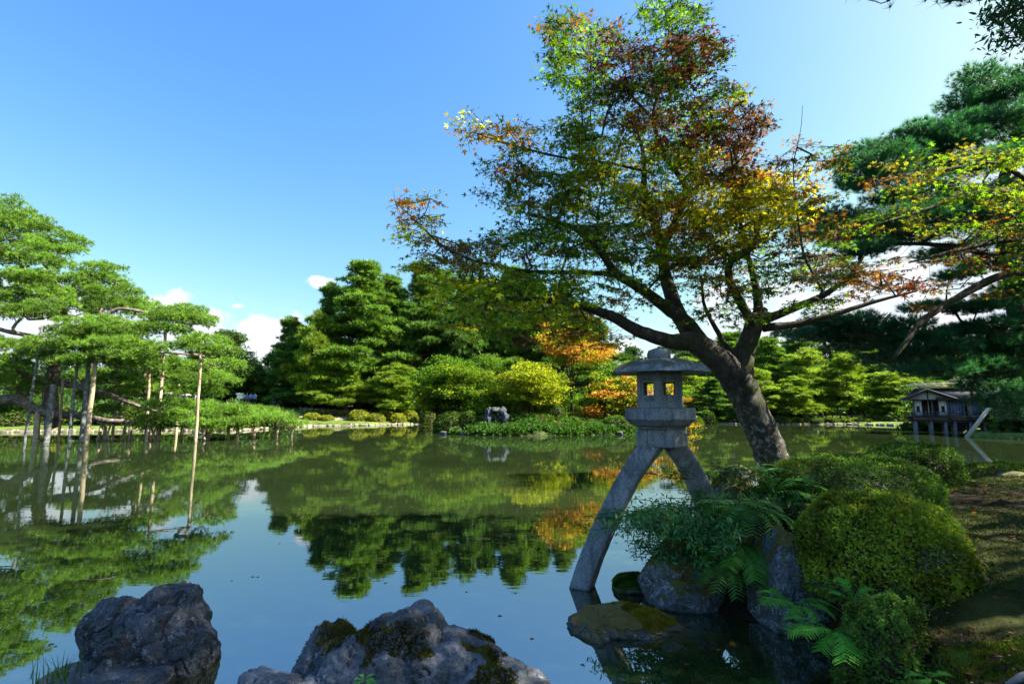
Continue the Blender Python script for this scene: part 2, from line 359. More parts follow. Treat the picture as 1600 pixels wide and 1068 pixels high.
M = dict(
    leaf=m_leaf('maple_leaf', .55, .12, .5, (1.9, 1.7, .5)), needle=m_leaf('pine_needle', .42, .25, .45, (1.5, 1.5, .5)), shrub=m_leaf('shrub_leaf', .35, .14, .5),
    fern=m_leaf('fern_leaf', .4, .2, .5), moss=m_leaf('moss_tuft', .2, .05, .9),
    bark=m_bark('maple_bark', (.05, .043, .036), .5, .9), pbark=m_bark('pine_bark', (.10, .070, .050)), dbark=m_bark('dark_bark', (.035, .030, .026)),
    kbark=m_bark('old_pine_bark', (.13, .095, .070), 0, .3, .6), twig=m_plain('twig', (.045, .035, .028), .8),
    pole=m_bark('peeled_log', (.36, .29, .19), 0, 0, .5), gpole=m_bark('weathered_log', (.11, .115, .11), 0, .3, .5), stone=m_granite('granite'),
    rockd=m_rock('dark_rock', (.012, .014, .018), (.05, .06, .08), (.20, .24, .29), .0, 2.6, .56),
    rockm=m_rock('mossy_rock', (.018, .021, .027), (.095, .105, .125), (.30, .32, .33), .0, 1.5, .6, (.05, .048, .010)),
    rocks=m_rock('flat_rock', (.025, .03, .03), (.085, .095, .10), (.28, .31, .32), .25, 1.6, .58, (.085, .062, .012)),
    rockl=m_rock('lichen_rock', (.025, .03, .03), (.085, .095, .10), (.26, .30, .35), .6, 1.9, .52, (.07, .06, .010)),
    rockg=m_rock('green_rock', (.03, .035, .03), (.10, .11, .10), (.25, .28, .28), 1.2, 2.0, .6, (.05, .085, .012)),
    rockp=m_rock('blue_rock', (.01, .012, .02), (.03, .038, .065), (.12, .14, .2), .1, 1.3, .55),
    kerb=m_plain('shore_stone', (.22, .19, .15), .9, .6, 3, .5, .03), water=m_water(), ground=m_ground(),
    white=m_plain('white_paint', (.75, .76, .78), .6, .05, 5, .1), dwood=m_plain('dark_timber', (.035, .030, .032), .7, .4, 12, .4, .01, (1, 1, .2)),
    gwood=m_plain('grey_timber', (.14, .14, .15), .8, .3, 12, .4, .01), thatch=m_plain('bark_shingle', (.055, .052, .055), .9, .35, 20, .6, .02),
    mossr=m_plain('roof_moss', (.42, .38, .08), .95, .35, 14, .5, .03), bamboo=m_plain('pale_bamboo', (.66, .57, .38), .5, .25, 10, .2, .01),
    plaster=m_plain('plaster', (.45, .40, .32), .9, .15, 6, .1), shoji=m_plain('paper_screen', (.12, .16, .28), .6, .15, 4, .05),
    dark=m_plain('dark_interior', (.012, .012, .014), .6, .2, 4, .05), skin=m_plain('skin', (.45, .28, .20), .6, .05, 5, .02),
    blue=m_plain('blue_cloth', (.08, .18, .60), .8, .1, 5, .1), lblue=m_plain('pale_blue_cloth', (.35, .52, .85), .8, .1, 5, .1), navy=m_plain('navy_cloth', (.02, .03, .08), .8, .1, 5, .1),
    hair=m_plain('hair', (.012, .010, .010), .6, .1, 5, .1), tile=m_plain('roof_tile', (.10, .09, .09), .8, .3, 6, .2), glass=m_plain('window_glass', (.03, .04, .05), .08, .1, 3, 0, .001, spec=.8),
    rubber=m_plain('rubber', (.02, .02, .02), .8, .1, 5, .1), root=m_plain('root_bark', (.22, .20, .19), .8, .35, 9, .7, .03),
)

# ------------------------------------------------------------------ terrain and water
def gp(*pts): return [tuple(G(x, y))[:2] for x, y in pts]
POND = gp((-500, 700), (-200, 684), (0, 675), (130, 674), (240, 673), (370, 673), (430, 669), (490, 665.5), (575, 664.5), (660, 662.5), (760, 661), (900, 660.5), (1075, 662), (1200, 662.5), (1330, 663), (1430, 665), (1500, 668), (1508, 680), (1560, 684.5), (1640, 687), (1800, 700)) + [(50, 22), (60, 16), (60, -5), (-70, -5)]
ISLE = gp((684, 674), (705, 678), (760, 680.5), (830, 681), (900, 680), (960, 679), (1010, 677), (1035, 672), (1000, 667), (900, 665.5), (780, 666), (700, 668))
NEAR = [(2.5, 3.4), (2.75, 4.1), (2.55, 4.75), (2.25, 5.1), (1.75, 5.6), (1.75, 6.3), (2.3, 7.4), (3.4, 8.5), (5, 9.6), (8, 11.0), (11.5, 12.3), (17, 13.5), (62, 15.8), (80, 10), (80, -40), (-80, -40), (-80, -3), (-6, 0.6), (-1.5, 1.2), (1.0, 1.4), (2.1, 2.3)]
def sdf(poly, X, Y):
    d = np.full(X.shape, 1e9); ins = np.zeros(X.shape, bool); n = len(poly)
    for i in range(n):
        ax, ay = poly[i]; bx, by = poly[(i + 1) % n]; ex, ey = bx - ax, by - ay
        t = np.clip(((X - ax) * ex + (Y - ay) * ey) / (ex * ex + ey * ey + 1e-12), 0, 1)
        d = np.minimum(d, np.hypot(X - ax - t * ex, Y - ay - t * ey))
        c = ((ay > Y) != (by > Y)) & (X < (bx - ax) * (Y - ay) / (by - ay + 1e-12) + ax); ins ^= c
    return np.where(ins, d, -d)
def height(X, Y):
    X = np.asarray(X, float); Y = np.asarray(Y, float); P = np.stack([X, Y, X * 0], -1)
    far = -sdf(POND, X, Y); isl = sdf(ISLE, X, Y); nr = sdf(NEAR, X, Y)
    hf = np.where(far > 0, .30 * sstep(0, .4, far) + 1.55 * sstep(1, 15, far) * (.35 + .65 * sstep(25, -10, X)), -.7 * sstep(0, 1.2, -far)) + .05 * fbm(P * .35, 3) * sstep(0, 2, far)
    hi = np.where(isl > 0, .25 * sstep(0, .5, isl) + .75 * sstep(.5, 5, isl), -.7 * sstep(0, 1.2, -isl)) + .1 * fbm(P * .5, 3, 5) * sstep(0, 1, isl)
    hn = np.where(nr > 0, .36 * sstep(0, .3, nr) + .42 * sstep(.2, 2.2, nr), -.6 * sstep(0, .8, -nr)) + .05 * fbm(P * .9, 4, 9) * sstep(0, .6, nr) + .02 * fbm(P * 4, 3, 19) * sstep(0, .6, nr)
    return np.maximum(np.maximum(hf, hi), hn)
def hz(x, y): return float(height(np.array([x]), np.array([y]))[0])
an = np.unique(np.concatenate([np.arange(-180, -60, 3), np.arange(-60, 60, .25), np.arange(60, 180, 3)]))
rr = [0.3]
while rr[-1] < 300: rr.append(rr[-1] * 1.022)
rr = np.array(rr + [450, 800, 1500, 3000, 6000])
A_, Q_ = np.meshgrid(np.radians(an), rr, indexing='ij')
X_, Y_ = np.sin(A_) * Q_, np.cos(A_) * Q_
Z_ = height(X_, Y_); Z_ = np.where(Q_ > 400, 1.8, Z_)
na, nr_ = A_.shape
idx = np.arange(na * nr_).reshape(na, nr_); i2 = np.roll(idx, -1, 0)
loops = np.stack([idx[:, :-1], i2[:, :-1], i2[:, 1:], idx[:, 1:]], -1).reshape(-1, 4)[:, ::-1]
nrd = sdf(NEAR, X_, Y_); isd = sdf(ISLE, X_, Y_); PP = np.stack([X_, Y_, X_ * 0], -1)
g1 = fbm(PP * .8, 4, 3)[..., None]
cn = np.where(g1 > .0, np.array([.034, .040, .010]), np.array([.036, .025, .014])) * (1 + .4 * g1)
cf = np.array([.10, .15, .03]) * (1 + .25 * fbm(PP * .3, 3, 8)[..., None])
path = ((-sdf(POND, X_, Y_) > 3.6) & (-sdf(POND, X_, Y_) < 6))[..., None]
cf = np.where(path, np.array([.24, .21, .16]), cf); cf = np.where((Q_ > 200)[..., None], np.array([.07, .08, .07]), cf)
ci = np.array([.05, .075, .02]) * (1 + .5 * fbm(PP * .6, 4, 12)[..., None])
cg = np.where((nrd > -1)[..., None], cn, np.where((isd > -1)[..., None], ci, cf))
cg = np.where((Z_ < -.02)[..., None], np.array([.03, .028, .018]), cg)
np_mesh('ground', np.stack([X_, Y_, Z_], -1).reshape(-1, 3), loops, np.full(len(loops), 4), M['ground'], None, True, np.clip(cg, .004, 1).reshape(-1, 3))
tag(bpy.data.objects['ground'], kind='structure')
wm = MB().add([(-140, -30, 0), (140, -30, 0), (140, 90, 0), (-140, 90, 0)], [(0, 1, 2, 3)])
tag(wm.build('pond_water', M['water']), kind='structure')

rng = np.random.default_rng(7)
# stone edging of the far shore and of the near bank's foot
def edging(poly, i0, i1, w, h, step, name, mt, sd=1):
    rg = np.random.default_rng(sd); mb = MB()
    for i in range(i0, i1):
        a, b = Vector(poly[i]), Vector(poly[i + 1]); L = (b - a).length; m = max(1, int(L / step)); an_ = math.atan2((b - a).y, (b - a).x)
        cuts = np.cumsum(rg.uniform(.35, 1.9, m)); cuts = np.concatenate([[0], cuts / cuts[-1]])
        for k in range(m):
            p = a.lerp(b, (cuts[k] + cuts[k + 1]) / 2); l_ = L * (cuts[k + 1] - cuts[k])
            mb.box((p.x + rg.normal(0, .07), p.y + rg.normal(0, .07), h * rg.uniform(.1, .5)), (l_ * rg.uniform(.8, .98), w * rg.uniform(.7, 1.4), h * rg.uniform(.8, 1.9)), an_ + rg.normal(0, .12), rg.normal(0, .08), rg.normal(0, .07), rg.uniform(.7, .92))
            if rg.uniform() < .35: mb.box((p.x + rg.normal(0, .2), p.y + .35, h * .9), (rg.uniform(.2, .6), .3, h * 1.2), rg.uniform(0, 3), .1, .1, .7)
    return tag(mb.build(name, mt, bevel=.03), kind='structure')
edging(POND, 1, 16, .45, .14, .55, 'shore_edging', M['kerb'])

# ------------------------------------------------------------------ icospheres and lumps
ICO = {}
def ico(sub):
    if sub not in ICO:
        bm = bmesh.new(); bmesh.ops.create_icosphere(bm, subdivisions=sub, radius=1)
        ICO[sub] = (np.array([v.co[:] for v in bm.verts]), np.array([[v.index for v in f.verts] for f in bm.faces])); bm.free()
    return ICO[sub]
def blob(lobes, sub, amp, freq, seed, name, mt, parent=None):
    Vs, Ls, n = [], [], 0; V0, F0 = ico(sub)
    for c, r in lobes:
        c = np.array(tuple(c)); r = np.array(r) * np.ones(3)
        V = V0 * (1 + amp * fbm(V0 * freq + seed, 5, seed)[:, None]) * r + c
        Vs.append(V); Ls.append(F0 + n); n += len(V)
    Ls = np.concatenate(Ls)
    return np_mesh(name, np.concatenate(Vs), Ls, np.full(len(Ls), 3), mt, parent, True)
# ------------------------------------------------------------------ pines
def pad_tufts(pads, dens, sub_r, rg, flat=.55):
    P, D, K = [], [], []
    for i, (c, rx, ry, rz) in enumerate(pads):
        c = np.array(tuple(c)); area = PI * rx * ry; m = max(4, int(area / (PI * sub_r * sub_r) * 1.6))
        a = rg.uniform(0, 2 * PI, m); q = np.sqrt(rg.uniform(0, 1, m)); 
        sc = np.stack([np.cos(a) * q * rx, np.sin(a) * q * ry, rz * (np.sqrt(1 - q * q * .9) - .5) + rg.normal(0, rz * .25, m)], 1)
        for s_ in sc:
            k = max(5, int(dens * sub_r * sub_r * PI * 1.6)); r = sub_r * rg.uniform(.6, 1.3)
            d = nz(rg.normal(size=(k, 3)) * [1, 1, .8] + [0, 0, .55]); 
            P.append(c + s_ + d * r * [1, 1, flat]); D.append(d + [0, 0, .35]); K.append(np.full(k, i * 31 + int(rg.integers(0, 4))))
    return np.concatenate(P), np.concatenate(D), np.concatenate(K)
PV = {}
def pine_variant(seed, H, Rr, base, col, n_lv=11, lean=0.0, round_=.75, thin=1.0):
    rg = np.random.default_rng(seed); key = ('v', seed)
    bendx, bendy = rg.normal(0, .25, 2)
    def tr(t): return np.array([lean * t * H + bendx * math.sin(t * 3), bendy * math.sin(t * 2.3), H * t])
    mb = MB(); mb.tube([tr(t) for t in np.linspace(-.02, .98, 9)], [.030 * H * (1 - .88 * t) * .8 for t in np.linspace(0, 1, 9)], 7)
    pads = []
    for l in range(n_lv):
        t = base + (1 - base) * (l + rg.uniform(-.3, .3)) / n_lv; t = min(max(t, base), .99); u = (t - base) / (1 - base)
        env = Rr * ((1 - u) ** round_) * (.55 + .45 * min(1, u * 4 + .3)) + .05 * Rr
        for k in range(int(rg.integers(9, 14) * thin + (1 if u > .7 else 0))):
            a = rg.uniform(0, 2 * PI); q = env * rg.uniform(.25, 1.0); c = tr(t) + [math.cos(a) * q, math.sin(a) * q, .06 * H * rg.normal() * .5 - q * .08]
            s_ = rg.uniform(.14, .34) * (.45 * env + .32 * Rr); pads.append((c, s_ * 1.2, s_, s_ * .25))
            mb.tube([tr(max(.05, t - .04)), (tr(t) * .5 + np.array(c) * .5) + [0, 0, -.04 * q], c], [.05 + .012 * H * (1 - t), .05, .02], 4, cap=False)
    pads.append((tr(.985), .16 * Rr, .16 * Rr, .3)); pads.append((tr(.95), .2 * Rr, .2 * Rr, .3))
    P, D, K = pad_tufts(pads, 17, .33, rg, .45)
    cj = np.random.default_rng(seed + 1).uniform(.55, 1.35, 20000)[K % 20000][:, None]
    cols = jcol(col, len(P), rg, .12, .05) * cj
    PV[key] = (mb, P, D, cols, rg)
    return key
def place_pine(key, loc, rz, sc, label, cat='pine tree', group=None, name='pine_tree'):
    e = empty(name, loc, rz, label, cat, group); e.scale = (sc[0], sc[0], sc[1])
    if len(PV[key]) == 5:
        mb, P, D, cols, rg = PV[key]
        t = mb.build('trunk', M['pbark'], e, True); c = needles('crown', P, D, .50, .085, 7, .60, M['needle'], e, cols, rg)
        PV[key] = (t.data, c.data)
    else:
        link_mesh('trunk', PV[key][0], None, e); link_mesh('crown', PV[key][1], None, e)['kind'] = 'stuff'
    return e
GR, YG, DG = (.115, .225, .032), (.19, .29, .035), (.06, .14, .02)
k1 = pine_variant(11, 16, 5.6, .10, GR, 16, .0, .78)
k2 = pine_variant(12, 16, 4.4, .20, (.10, .20, .035), 15, .02, .8)
k3 = pine_variant(13, 12, 4.6, .10, (.085, .18, .035), 13, .0, .85)
k4 = pine_variant(14, 11, 4.0, .28, YG, 8, .10, .5, .85)
k5 = pine_variant(15, 9, 3.6, .22, (.17, .27, .026), 9, -.10, .5, .9)
def far_pine(key, H0, R0, px, top, Y, wpx, rz, label, grp=None):
    g = at(px, 640, Y); z = hz(g.x, Y); tp = at(px, top, Y); H = tp.z - z
    place_pine(key, (g.x, Y, z - .05), rz, (wpx * .5 * Y / F / R0, H / H0), label, group=grp)
far_pine(k1, 16, 5.6, 562, 410, 64, 190, .3, 'tallest broad green pine above the row of clipped shrubs')
far_pine(k3, 12, 4.6, 440, 498, 66, 110, 1.1, 'dark rounded pine standing right of the people by the path')
far_pine(k2, 16, 4.4, 655, 412, 66, 125, .9, 'narrow tall pine right beside the tallest broad pine')
far_pine(k5, 9, 3.6, 488, 492, 62, 90, 2.0, 'lower light green pine in front of the tall pines left flank')
far_pine(k3, 12, 4.6, 722, 432, 64, 130, 2.2, 'dense dark pine behind the small green maple of the island')
far_pine(k1, 16, 5.6, 800, 425, 68, 150, 4.0, 'big pine behind the yellow maple, mostly veiled by red maple leaves')
far_pine(k2, 16, 4.4, 872, 445, 66, 110, 5.0, 'tall slim pine behind the orange maple on the island')
far_pine(k3, 12, 4.6, 930, 500, 66, 100, .2, 'dark pine seen left above the lantern cap')
far_pine(k4, 11, 4.0, 975, 565, 60, 80, .7, 'short pale pine just left of the lantern cap')
far_pine(k4, 11, 4.0, 1085, 560, 62, 100, 3.7, 'bluish green pine between the lantern and the maple trunk')
far_pine(k2, 16, 4.4, 1150, 520, 70, 120, 2.7, 'pine behind the fork of the maple trunk')
far_pine(k1, 16, 5.6, 1210, 530, 66, 120, 1.7, 'layered light green pine right of the maple trunk on the far bank')
far_pine(k4, 11, 4.0, 1283, 545, 62, 110, 2.9, 'leaning pine with a bare reddish trunk behind the white van')
far_pine(k5, 9, 3.6, 1330, 555, 61, 100, .5, 'layered pine between the leaning pine and the teahouse')
far_pine(k4, 11, 4.0, 1385, 580, 60, 95, 5.2, 'low spreading pale pine just left of the teahouse')
far_pine(k3, 12, 4.6, 1440, 560, 64, 120, 3.3, 'dark pine rising behind the teahouse roof')
far_pine(k2, 16, 4.4, 1250, 520, 78, 110, 4.1, 'tall hazy pine at the back behind the white van')
far_pine(k2, 16, 4.4, 1360, 540, 80, 110, .1, 'slender pine at the back left of the teahouse')
far_pine(k1, 16, 5.6, 1500, 560, 72, 160, 5.9, 'broad dark pine behind the right end of the teahouse')

for q in [(k3, 12, 4.6, 508, 448, 67, 120, .4, 'dark pine filling the left shoulder of the tallest broad pine'), (k2, 16, 4.4, 608, 432, 68, 120, 1.4, 'slender pine between the tallest pine and its narrow neighbour'), (k1, 16, 5.6, 690, 425, 70, 150, 2.4, 'big dark pine half hidden behind the far left maple twigs'),
          (k3, 12, 4.6, 765, 440, 66, 130, 3.4, 'pine behind the hollow blue rock and the dark maple'), (k1, 16, 5.6, 838, 440, 70, 150, .8, 'broad pine behind the low boughs of the near maple'), (k3, 12, 4.6, 908, 478, 68, 120, 5.4, 'dark pine left behind the straight island trunk'),
          (k3, 12, 4.6, 470, 520, 64, 100, 4.4, 'bushy dark pine at the foot of the lower light green pine'), (k5, 9, 3.6, 545, 560, 60, 110, .1, 'lower boughs of a light pine before the tallest pine'), (k5, 9, 3.6, 615, 570, 60, 100, 1.9, 'small light green pine behind the largest clipped dome'),
          (k4, 11, 4.0, 1175, 575, 58, 90, .9, 'pale pine right beside the maple trunk across the water'), (k5, 9, 3.6, 1240, 590, 59, 90, 1.2, 'low layered pine above the white van'), (k5, 9, 3.6, 1405, 590, 57, 90, 4.2, 'low layered pine touching the teahouse roof from the left'), (k3, 12, 4.6, 1110, 590, 58, 80, 1.6, 'bluish dark pine close above the shore right of the lantern')]:
    far_pine(*q)
# distant wood closing the gaps behind the garden
def forest(px0, px1, Y0, Y1, top, n, seed, name, label, wf=1.0):
    rg = np.random.default_rng(seed); pads = []
    for i in range(n):
        px = rg.uniform(px0, px1); Y = rg.uniform(Y0, Y1); tp = at(px, top + rg.uniform(0, 34), Y); g = hz(tp.x, Y) if Y < 300 else 1.8; Hh = tp.z - g
        rT = rg.uniform(2.2, 3.6)
        for k in range(14):
            u = rg.uniform(.08, 1); q = rT * (1 - .75 * u ** 1.6) * rg.uniform(.3, 1); a = rg.uniform(0, 2 * PI)
            pads.append(((tp.x + q * math.cos(a), Y + q * math.sin(a), g + Hh * u), 1.1, 1.1, .5))
    P, D, K = pad_tufts(pads, 5, .6, rg)
    cj = rg.uniform(.6, 1.3, 20000)[K % 20000][:, None]
    o = needles(name, P, D, .7, .20, 5, .7, M['needle'], None, jcol((.035, .085, .022), len(P), rg, .15, .05) * cj, rg)
    tag(o, label, 'wood', kind='stuff')
forest(-150, 420, 78, 100, 560, 70, 41, 'distant_wood', 'dark wood far behind the shaped pine and the people')
forest(420, 1010, 78, 95, 540, 70, 42, 'distant_wood', 'dark wood behind the tall pines of the far bank')
forest(1040, 1700, 84, 110, 528, 150, 43, 'distant_wood', 'dim wood behind the pines of the right far bank')

def understory(px0, px1, Y0, Y1, n, seed, label, hh=2.6):
    rg = np.random.default_rng(seed); pads = []
    for i in range(n):
        px = rg.uniform(px0, px1); Y = rg.uniform(Y0, Y1); g = at(px, 640, Y); z = hz(g.x, Y); h_ = hh * rg.uniform(.5, 1.2)
        for k in range(4): pads.append(((g.x + rg.normal(0, .8), Y + rg.normal(0, .5), z + h_ * (k + .3) / 4), 1.2, .9, .5))
    P, D, K = pad_tufts(pads, 6, .5, rg); cj = rg.uniform(.6, 1.4, 20000)[K % 20000][:, None]
    tag(needles('understory', P, D, .45, .16, 5, .8, M['needle'], None, jcol((.05, .11, .02), len(P), rg, .2, .08) * cj, rg), label, 'undergrowth', kind='stuff')
understory(-200, 480, 66, 74, 190, 45, 'dark undergrowth under the trees behind the people on the left')
understory(-150, 440, 43.5, 50, 110, 44, 'low dark bushes on the bank behind the props of the shaped pine', 1.3)
understory(400, 1030, 70, 76, 150, 46, 'dark undergrowth between the trunks of the tall pines')
understory(1040, 1480, 66, 76, 190, 47, 'undergrowth between the trunks on the right far bank', 3.0)
understory(1585, 1790, 33.2, 37, 80, 49, 'dark bushes on the shore right of the teahouse', 1.6)
understory(1440, 1720, 42, 50, 110, 48, 'dark undergrowth behind the teahouse', 3.6)
# ------------------------------------------------------------------ broadleaf trees
def leaf_crown(name, blobs, n_per, sub, size, cols, mt, parent, seed, flat=.6):
    """blobs: (center, rx, ry, rz); leaves gathered in little sprays"""
    rg = np.random.default_rng(seed); P, C, N = [], [], []
    for i, (c, rx, ry, rz) in enumerate(blobs):
        c = np.array(tuple(c)); m = max(3, int(n_per * rx * ry))
        d = nz(rg.normal(size=(m, 3))); q = rg.uniform(.45, 1.0, (m, 1)) ** .6; sc = c + d * q * [rx, ry, rz]
        col = np.asarray(cols[i % len(cols)])
        for s_ in sc:
            k = int(rg.integers(12, 22)); e = rg.normal(0, 1, (k, 3)) * [sub, sub, sub * .35]
            P.append(s_ + e); N.append(rg.normal(0, flat, (k, 3)) + [0, 0, 1]); C.append(jcol(col * rg.uniform(.7, 1.3), k, rg, .2, .08))
    P = np.concatenate(P); N = np.concatenate(N); D = rg.normal(size=P.shape) * [1, 1, .4]
    return leaves(name, P, D, N, size * rg.uniform(.7, 1.3, len(P)), LEAF4, mt, parent, np.concatenate(C))
def small_tree(px, base_py, Y, wpx, top_py, cols, label, seed, name='maple_tree', cat='maple tree', layers=5, size=.2, dens=14, trunk_r=.10, lean=0.0, lowf=.35):
    rg = np.random.default_rng(seed); g = at(px, base_py, Y); z = hz(g.x, Y) - .05; H = at(px, top_py, Y).z - z; Rr = wpx * .5 * Y / F
    e = empty(name, (g.x, Y, z), 0, label, cat); blobs = []
    for l in range(layers):
        u = (l + .5) / layers; zc = H * (lowf + (1 - lowf) * u); env = Rr * (1 - u ** 2.2) ** .5 * (.7 + .3 * min(1, u * 3))
        for k in range(5):
            a = rg.uniform(0, 2 * PI); q = env * rg.uniform(.2, .75); s_ = env * rg.uniform(.35, .55) + .15 * Rr
            blobs.append(((lean * zc + q * math.cos(a), q * math.sin(a), zc + rg.normal(0, .05 * H)), s_, s_, H * .10))
    mb = MB(); fk = np.array([lean * H * .3, 0, H * .3]); mb.tube([(0, 0, 0), fk * .5 + [.05, .03, 0], fk], [trunk_r, trunk_r * .85, trunk_r * .7], 7)
    for c, *_ in blobs: mb.tube([fk, fk * .45 + np.array(c) * .55 + [0, 0, -.1], c], [trunk_r * .4, trunk_r * .25, .012], 4, cap=False)
    mb.build('trunk', M['dbark'], e, True)
    leaf_crown('crown', blobs, dens, .22, size, cols, M['shrub'] if cat != 'maple tree' else M['leaf'], e, seed)
    return e
MG, MY, MO, MR = (.07, .16, .018), (.24, .29, .03), (.32, .17, .045), (.30, .07, .03)
small_tree(722, 662, 41.0, 130, 560, [MG, MG, (.11, .18, .02)], 'dark green spreading maple leaning over the hollow blue rock', 51, lean=-.15)
small_tree(682, 655, 41.5, 70, 576, [(.22, .27, .02), MG], 'small maple with yellow green branch tips at the left end of the island', 52)
small_tree(828, 662, 40.0, 120, 570, [(.20, .26, .02), MY, (.14, .2, .02)], 'yellow green layered maple in the middle of the island', 53)
small_tree(893, 645, 44.0, 160, 508, [MO, (.3, .22, .03), MG, (.12, .19, .02)], 'taller maple with orange upper leaves and a bare straight trunk', 54, layers=3, lowf=.58, trunk_r=.16)
small_tree(945, 665, 41.0, 90, 590, [(.16, .22, .02), (.36, .20, .05), MG], 'round maple turning orange near the right end of the island', 55, lowf=.15)
small_tree(992, 668, 40.5, 80, 585, [(.26, .26, .03), MO, (.12, .2, .02)], 'maple turning orange seen through the lantern windows', 56, lowf=.15)
small_tree(1045, 665, 42.0, 80, 600, [(.3, .24, .03), MO, MG], 'orange green maple behind the firebox of the lantern', 57, lowf=.12)
small_tree(770, 655, 46, 100, 560, [MG, (.07, .14, .02)], 'dark maple behind the hollow blue rock', 58, lowf=.2)
small_tree(870, 652, 47, 90, 585, [(.09, .16, .02), MG], 'green maple between the yellow maple and the straight trunk', 59, lowf=.15)
small_tree(352, 640, 66, 125, 522, [(.06, .11, .02), (.05, .10, .02)], 'round broadleaf tree behind the white parasols', 60, 'broadleaf_tree', 'tree', 6, .26, 16, .2, 0, .05)
small_tree(300, 640, 66, 100, 548, [(.06, .12, .02), (.09, .15, .02)], 'low bushy tree left of the round broadleaf tree', 61, 'broadleaf_tree', 'tree', 4, .26, 6, .2, 0, .05)
small_tree(215, 640, 66, 110, 545, [(.05, .10, .02), (.08, .14, .02)], 'leafy tree half hidden behind the tall log poles', 62, 'broadleaf_tree', 'tree', 4, .26, 6, .2, 0, .05)
small_tree(1622, 685, 34.0, 120, 605, [(.02, .075, .03), (.03, .09, .03)], 'dark bluish green tree overhanging the water right of the teahouse', 63, 'broadleaf_tree', 'tree', 6, .17, 11, .2, 0, .02)
small_tree(1660, 690, 33.5, 170, 540, [(.02, .075, .03), (.03, .085, .03)], 'dark broad tree at the right edge beyond the teahouse', 64, 'broadleaf_tree', 'tree', 6, .17, 10, .2, 0, .02)

# clipped round shrubs of the far banks
def bush_mesh(seed, col, n, rx, ry, rz, size, noise_a=.06, tl=LEAF4, low=-.25, layers=.12, fr=2.2, tp_=1.25):
    rg = np.random.default_rng(seed); d = nz(rg.normal(size=(n, 3))); d = d[d[:, 2] > low]
    dz_ = np.abs(d[:, 2]); sh = np.stack([d[:, 0], d[:, 1], np.sign(d[:, 2]) * (1 - (1 - dz_) ** tp_)], 1)
    q = (1 + noise_a * fbm(d * fr + seed, 3, seed) - layers * rg.uniform(0, 1, len(d)) ** 2 + (rg.uniform(0, 1, len(d)) < .04) * rg.uniform(0, .09, len(d)))[:, None]
    P = sh * q * [rx, ry, rz]; Nn = nz(d / [rx, ry, rz])
    k = 3; P = np.repeat(P, k, 0); Nn = np.repeat(Nn, k, 0)
    D = nz(Nn * .75 + rg.normal(0, .6, P.shape)); N2 = Nn + rg.normal(0, .6, P.shape)
    lum = (.85 + .45 * fbm(P * 4.0 + 3, 3, seed))[:, None]
    cc = jcol(col, len(P), rg, .32, .10) * np.clip(lum, .4, 1.6); br_ = rg.uniform(0, 1, len(P)) < .012 + .05 * (fbm(P * 2.2 + 9, 3, seed) > .45); cc[br_] = np.array([.16, .09, .035]) * rg.uniform(.6, 1.3, (br_.sum(), 1))
    return P, D, N2, size * rg.uniform(.5, 1.35, len(P)), cc, d, rg
BS = {}
def clipped(px, base_py, Y, wpx, top_py, v, label, grp=None, name='clipped_shrub'):
    g = at(px, base_py, Y); z = hz(g.x, Y) - .05; rx = wpx * .5 * Y / F; rz_ = max(.2, (at(px, top_py, Y).z - z)) / 1.15
    e = empty(name, (g.x, Y, z + rz_ * .15), random.Random(px).uniform(0, 6), label, 'shrub', grp); e.scale = (rx * 1.1, rx * 1.1, rz_ * 1.1)
    if v not in BS:
        col = {0: (.30, .34, .025), 1: (.08, .15, .02), 2: (.13, .19, .025)}[v]
        P, D, N2, sz, c, d, rg = bush_mesh(70 + v, col, 2600, 1, 1, 1, .12)
        o = leaves('foliage', P, D, N2, sz, LEAF4, M['shrub'], e, c); V0, F0 = ico(3)
        core = np_mesh('solid_twig_core', V0 * .9 * [1, 1, .95], F0, np.full(len(F0), 3), M['twig'], e, True); BS[v] = (o.data, core.data)  # solid dark core in twig colour, added to block light through the shrub
    else:
        link_mesh('foliage', BS[v][0], None, e)['kind'] = 'stuff'; link_mesh('solid_twig_core', BS[v][1], None, e)
    return e
gA = 'clipped yellow green shrubs along the far shore'
for px, b, Y, w_, t, v, lb in [
    (487, 663, 55.5, 24, 646, 0, 'clipped round shrub at the left end of the far shore row'), (510, 663, 55.5, 20, 649, 0, 'second clipped shrub from the left of the far shore row, close to the first'),
    (561, 661, 56, 30, 642, 0, 'largest clipped dome shrub in the middle of the far shore row'), (588, 663, 55.6, 24, 647, 0, 'clipped shrub right below the largest dome of the far shore row'),
    (601, 656, 58, 24, 642, 0, 'clipped shrub standing behind the row near the low fence'), (622, 663, 56, 22, 647, 0, 'front clipped shrub between two taller ones on the far shore'),
    (640, 657, 58, 24, 643, 0, 'clipped shrub second from the right end of the far shore row'), (669, 658, 57, 24, 637, 2, 'clipped ball shrub at the right end of the far shore row'),
    (641, 645, 62, 14, 632, 2, 'small round shrub in front of the dark roofed hut')]:
    clipped(px, b, Y, w_, t, v, lb, gA)
gL = 'shrubs behind the props of the shaped pine'
for px, b, Y, w_, t, v, lb in [(208, 668, 44, 30, 642, 2, 'clipped shrub seen between the tall props under the shaped pine'), (100, 668, 44, 30, 640, 0, 'round yellow green shrub behind the leaning grey prop'), (18, 670, 43, 60, 640, 1, 'wide dark shrub at the left edge under the shaped pine'), (60, 668, 45, 34, 646, 2, 'shrub behind the stout low prop'),
    (160, 667, 46, 40, 646, 1, 'dark shrub behind the thick pair of props'), (265, 667, 47, 36, 648, 1, 'dark shrub on the bank behind the tall slender prop'), (340, 667, 48, 40, 650, 2, 'shrub on the bank behind the low pads'), (130, 650, 52, 60, 632, 1, 'broad shrub further back under the shaped pine')]:
    clipped(px, b, Y, w_, t, v, lb, gL)
gB = 'shrubs on the island'
